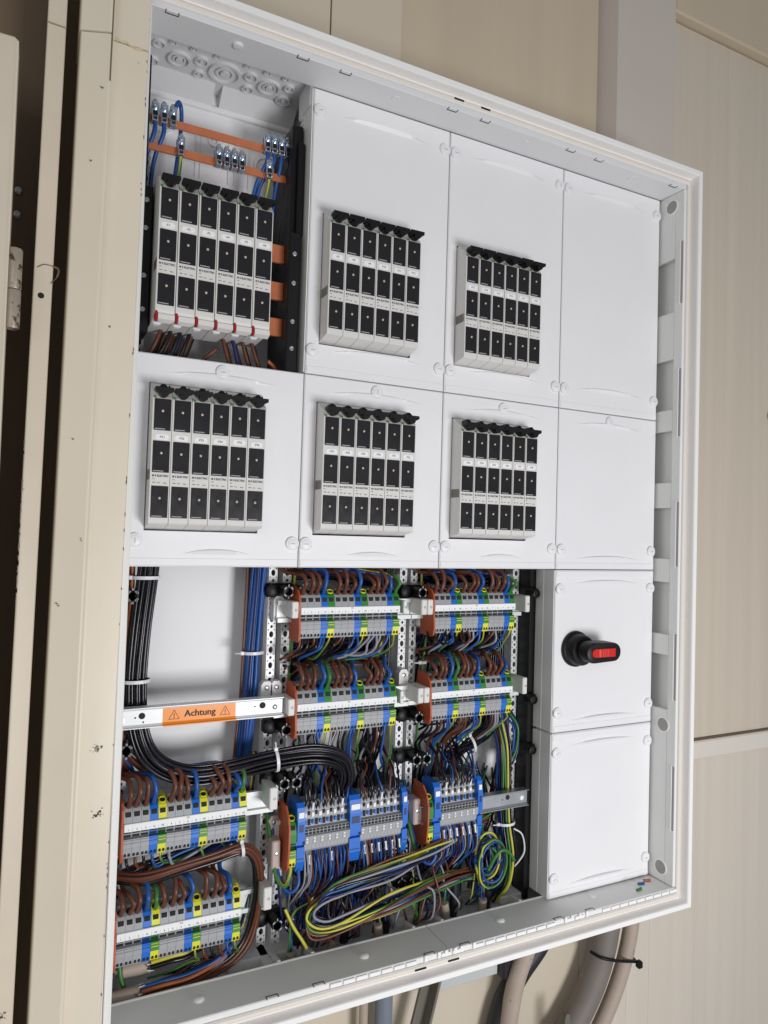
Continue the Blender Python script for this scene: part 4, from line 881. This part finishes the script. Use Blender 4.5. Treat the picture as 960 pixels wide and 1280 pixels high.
# a dim mass of wiring behind the strips
bgm = MB(); mats = [W_BLACK, W_NAVY, W_BROWN, W_PURP, W_GREY, W_GREEN, W_BLUE]
for zone in ((284, 462, 46), (524, 712, 46)):
    for j in range(zone[2]):
        xa = random.uniform(zone[0], zone[1]); xb = xa + jit(28); k = random.choice([0, 0, 0, 1, 2, 3, 4, 5, 6, 3])
        bgm.tube(spline([(xa, 112 + jit(8), -10), (xb, 106 + jit(10), 70), (xa + jit(20), 102 + jit(10), 150), (xb + jit(20), 108 + jit(8), 215 + jit(14))], 5), 1.9, 6, (k,))
for x0, x1 in ((290, 440), (532, 680)):
    for zc, nn in ((455, 26), (592, 20), (330, 12)):
        for j in range(nn):
            k = random.choice([0, 0, 2, 2, 3, 0, 1]); z = zc + jit(18); yy = 92 + random.random() * 22
            bgm.tube(spline([(x0 - 14 + jit(10), yy, z + jit(14)), (x0 + 45 + jit(12), yy + jit(4), z + jit(10)), (x0 + 95 + jit(12), yy + jit(4), z + jit(10)), (x1 + jit(8), yy, z + 8 + jit(16)), (x1 + 14 + jit(8), yy + 8, z + 40 + jit(10))], 5), 2.4, 6, (k,))
bgm.build('background_wiring', mats, loc=(500, 110, -20), smooth=60, label='dim tangle of wires behind the terminal strips', cat='wiring', kind='stuff')

# ------------------------------------------------------------------ cable ties
def tie(c, T, ra, rb, lab, M=TIE, tail=True, wid=2.4, group='white cable ties'):
    T = Vector(T).normalized(); u = T.cross(Vector((0, -1, 0))).normalized(); q = T.cross(u); c = Vector(c); n = 22; v = []; f = []
    for i in range(n):
        a = 2 * math.pi * i / n; p = c + u * ra * math.cos(a) + q * rb * math.sin(a); d = (u * math.cos(a) + q * math.sin(a)) * 1.1
        v += [p - T * wid, p + T * wid, p + T * wid + d, p - T * wid + d]
    for i in range(n):
        j = (i + 1) % n
        for k in range(4): f.append((4 * i + k, 4 * j + k, 4 * j + (k + 1) % 4, 4 * i + (k + 1) % 4))
    t = thing('cable_tie', tuple(c), lab, 'cable tie', group)
    mb = MB(); mb.add(v, f); mb.build('strap', M, t)
    h = c - u * (ra + 1) + Vector((0, -3, 0)); hb = MB(); hb.box(h.x - 3, h.x + 3, h.y - 3, h.y + 3, h.z - 3, h.z + 3, .8); hb.build('head', M, t)
    if tail: tl = MB(); tl.tube([h, h - u * 6 + Vector((0, -2, 0)), h - u * 11], 1.2, 6); tl.build('tail', M, t)
tie((36, 58, 582), (0, 0, 1), 20, 15, 'white cable tie round the top of the black bundle'); tie((28, 60, 432), (0, 0, 1), 20, 15, 'white cable tie round the black bundle above the warning rail')
tie((238, 38, 300), (1, 0, .1), 17, 13, 'white cable tie on the black bundle under the warning rail'); tie((209, 86, 460), (0, 0, 1), 17, 12, 'white cable tie round the blue bundle')
tie((190, 44, 170), (1, 0, .1), 11, 11, 'white cable tie on the heavy brown bundle'); tie((450, 104, 582), (0, 0, 1), 22, 9, 'white cable tie at the top behind the second column'); tie((698, 104, 582), (0, 0, 1), 22, 9, 'white cable tie at the top behind the third column')
tie((694, 58, 128), (0, 0, 1), 18, 14, 'white cable tie round the right bundle beside the coil'); tie((622, 72, 276), (1, 0, .3), 16, 14, 'white cable tie on the black wires above the single control strip')
tie((275, 86, 440), (0, 0, 1), 6, 6, 'small white cable tie on the green-yellow wire by the rails'); tie((512, 66, 432), (0, 0, 1), 6, 6, 'small white cable tie left of the lower third column strip')

# ------------------------------------------------------------------ cables and brackets under the cabinet
def cable(pts, r, M, lab, group='cables below the cabinet'):
    p = spline(pts, 8); return MB().tube(p, r, 18).build('cable', M, loc=tuple(p[0]), smooth=60, label=lab, cat='cable', group=group)
cable([(1000, 100, -20), (996, 100, -120), (968, 98, -220), (920, 98, -300), (850, 98, -370), (760, 98, -420)], 27, SHEATH, 'thickest grey cable curving down left below the cabinet, tied to a pale one')
cable([(1056, 92, -20), (1054, 90, -120), (1034, 88, -210), (992, 88, -300), (922, 88, -390), (842, 88, -450)], 16, SHEATHL, 'pale brownish cable tied outside the thickest grey cable')
cable([(800, 92, -20), (790, 92, -110), (756, 92, -190), (738, 92, -270), (720, 92, -400)], 17, SHEATHL, 'pale brown cable hanging steeply in front of a black one')
cable([(850, 108, -60), (830, 110, -140), (775, 112, -200), (735, 114, -260), (700, 114, -400)], 20, SHEATHB, 'black cable slanting behind the pale brown cable below the cabinet')
t = thing('cable_tie', (1000, 70, -216), 'black cable tie joining the two rightmost cables below the cabinet', 'cable tie')
MB().tube(spline([(944, 96, -186), (952, 76, -189), (970, 68, -194), (1000, 67, -203), (1030, 69, -212), (1048, 74, -218), (1052, 90, -218)], 4), 3, 8).build('strap', BLACK, t, smooth=60)
MB().box(1042, 1056, 58, 72, -228, -212, 4).build('head', BLACK, t)
MB().box(560, 728, 116, 124, -190, -20, 2).build('mounting_plate', GPLATE, loc=(640, 120, -190), label='pale grey mounting plate showing below the cabinet bottom', cat='plate')
MB().box(729, 760, 100, 124, -196, -20, 4).build('black_duct', SHEATHB, loc=(744, 110, -196), label='short black duct beside the grey plate under the cabinet', cat='duct')
b = MB().prism([(568, -60), (588, -60), (515, -330), (495, -330)], 'xz', 92, 98); b.prism([(588, -60), (593, -60), (520, -330), (515, -330)], 'xz', 70, 98)
b.build('steel_angle', ANGLE, loc=(540, 95, -330), label='grey steel angle brace slanting down below the cabinet', cat='brace')
MB().tube([(472, 100, -20), (472, 100, -400)], 16, 18).build('pipe', PIPE, loc=(472, 100, -400), smooth=60, label='upright blue-grey pipe below the bottom edge, left of the brace', cat='pipe')
MB().tube([(438, 110, -20), (438, 110, -400)], 8, 12).build('pipe', SHEATHL, loc=(438, 110, -400), smooth=60, label='thin brownish pipe left of the blue-grey pipe', cat='pipe')
for x, z, lab in ((857, -300, 'taller'), (786, -312, 'lower')):
    MB().prism([(x - 7, z - 60), (x + 12, z - 60), (x + 4, z + 32), (x - 4, z + 34), (x - 8, z + 24)], 'xz', 60, 68).build('steel_tab', ANGLE, loc=(x, 64, z - 60), label='%s grey steel tab poking up at the bottom edge' % lab, cat='tab', group='steel tabs')

# ------------------------------------------------------------------ beige steel door frame and door at the left
t = thing('door_frame', (-60, -60, -900), 'beige painted steel door frame post standing in front of the cabinet left edge', 'door frame')
def arc(cx_, cy_, r, a0, a1, n=5): return [(cx_ + r * math.cos(math.radians(a0 + (a1 - a0) * i / n)), cy_ + r * math.sin(math.radians(a0 + (a1 - a0) * i / n))) for i in range(n + 1)]
Z0, Z1, ZW = -900, 2000, 1268
main = [(-10, -60), (-10, -80)] + arc(-12.5, -81, 2.5, 0, -90) + [(-48, -84)] + arc(-50, -88, 4, 90, 180)[::1] + arc(-57, -93, 3.4, 0, -110) + [(-87, -84)] + arc(-88, -81, 3, -110, -180) + [(-91, -10), (-89, -10), (-89, -60)]
MB().prism(main, 'xy', Z0, ZW - 1).build('post', BEIGE, t, smooth=30)
MB().prism([(x - (1.2 if x < -30 else 0), y - 1.2) for x, y in main], 'xy', ZW + .6, Z1).build('post', BEIGE, t, smooth=30)
MB().box(-56, -54.6, -97.5, -84, ZW - 60, Z1, 0).build('weld_slit', CAVE, t)
wd = MB(); wp_ = [(-50 + i * 4, -85.2 - abs(jit(.8)), ZW + 2 + jit(2.2) - i * .4) for i in range(9)]; wd.tube(spline(wp_, 3), 1.1, 6); wd.build('weld_bead', emat('yellowed_filler', (214, 196, 160), rough=.5, var=.1), t)
sp = [(-107, -10), (-107, -62)] + arc(-109.5, -63, 2.5, 0, -90) + [(-125, -66)] + arc(-126.5, -64.5, 2, -90, -180) + [(-128.5, -10)]
MB().prism(sp, 'xy', Z0, 1275).build('stop_strip', BEIGE2, t, smooth=30)
MB().prism([(x, y - 1) for x, y in sp], 'xy', 1277, Z1).build('stop_strip', BEIGE2, t, smooth=30)
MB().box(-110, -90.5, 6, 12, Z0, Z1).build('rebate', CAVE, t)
MB().box(-420, -128, 20, 24, Z0, Z1).build('recess_plate', CAVE, t)  # dark sheet, coloured for the shade inside the gap
for z in (1094, 1062): MB().lathe((-152, 20, z), (0, -1, 0), [(5, 0), (5, 1.5), (3, 3)], 12).build('screw', ZINC, t, smooth=35)
MB().cyl((-119, -66.2, 935), (0, -1, 0), 3.6, .4, 16).build('drilled_hole', DARK, t)
cr_ = MB(); cr_.tube(spline([(-125, -66.6, 969), (-117, -66.8, 974), (-106, -66.8, 973), (-101, -66.6, 970), (-103, -66.6, 960), (-109, -66.5, 952)], 4), [.5] * 8 + [1.2] * 8 + [.5] * 5, 5); cr_.build('crack', CAVE, t)
for z in (1334, 1312): MB().lathe((-121, -67.1, z), (0, -1, 0), [(5, 0), (4.4, .5)], 12, sq=(1.2, .8)).build('rust_spot', RUSTSPOT, t)
for x, z, r, q in ((-64, 1198, 1.6, 1), (-72, 1105, 1.2, 1), (-40, 905, 1.6, 1), (-30, 382, 7, 20), (-26, 302, 7, 20), (-120, 70, 5, 12), (-76, 760, 1.4, 1), (-84, 560, 1.2, 2), (-60, 640, 1.0, 2)):
    k = MB(); n = 7
    for _ in range(q):
        sx, sz = (x + random.gauss(0, r * .5), z + random.gauss(0, r * .45)) if q > 2 else (x + jit(3) * (q - 1), z + jit(3) * (q - 1)); rr_ = r if q < 3 else random.uniform(.4, 1.5)
        yb = (-97.2 + (sx + 57) * -.4 if sx < -59 and sx > -92 else -84.0 if sx > -58 else -66.0)
        k.prism([(sx + rr_ * (1 + jit(.5)) * math.cos(a * 2 * math.pi / n + .5), sz + rr_ * .8 * (1 + jit(.5)) * math.sin(a * 2 * math.pi / n + .5)) for a in range(n)], 'xz', yb - .3, yb + .5)
    k.build('paint_chip', CHIP, t, kind='stuff' if q > 1 else None)
we = MB()
for _ in range(34):
    z = 560 + random.random() * 190; hh = random.uniform(2, 9); ww = random.uniform(.4, 1.8)
    we.prism([(-128.9, z), (-128.4 + ww, z + hh * .3), (-128.6 + ww * .6, z + hh), (-128.9, z + hh * .9)], 'xz', -66.4, -60)
we.build('worn_edge', CHIP, t, kind='stuff')
for z0_, n_ in ((1150, 10), (700, 12), (250, 10)):
    sc_ = MB()
    for _ in range(n_):
        z = z0_ + jit(180); x = -10.4 - abs(jit(1.2)); hh = random.uniform(1.5, 6)
        sc_.prism([(x, z), (x + .5, z + hh * .5), (x, z + hh), (x - .7, z + hh * .6)], 'xz', -84.2, -82)
    sc_.build('worn_edge', CHIP, t, kind='stuff')
t.rotation_euler = (0, math.radians(.45), 0); t.location.x -= .0135
t = thing('steel_door', (-180, -90, -900), 'beige steel door edge with a worn hinge at the far left', 'door')
MB().box(-330, -155, -112, -70, -900, 1219, 2.5).build('leaf', BEIGE2, t)
MB().box(-161, -153.2, -108, -74, -900, 1219, 2).build('edge_lip', BEIGE, t)
h = MB(); h.lathe((-147, -98, 882), (0, 0, 1), [(7.4, 0), (8, 2), (8, 44), (7.6, 45)], 18); hg = h.build('hinge', RUST, t, smooth=40)
h = MB(); h.lathe((-147, -98, 928), (0, 0, 1), [(7.6, 0), (8, 1), (8, 46), (7, 48)], 18); h.build('knuckle', RUST, hg, smooth=40)
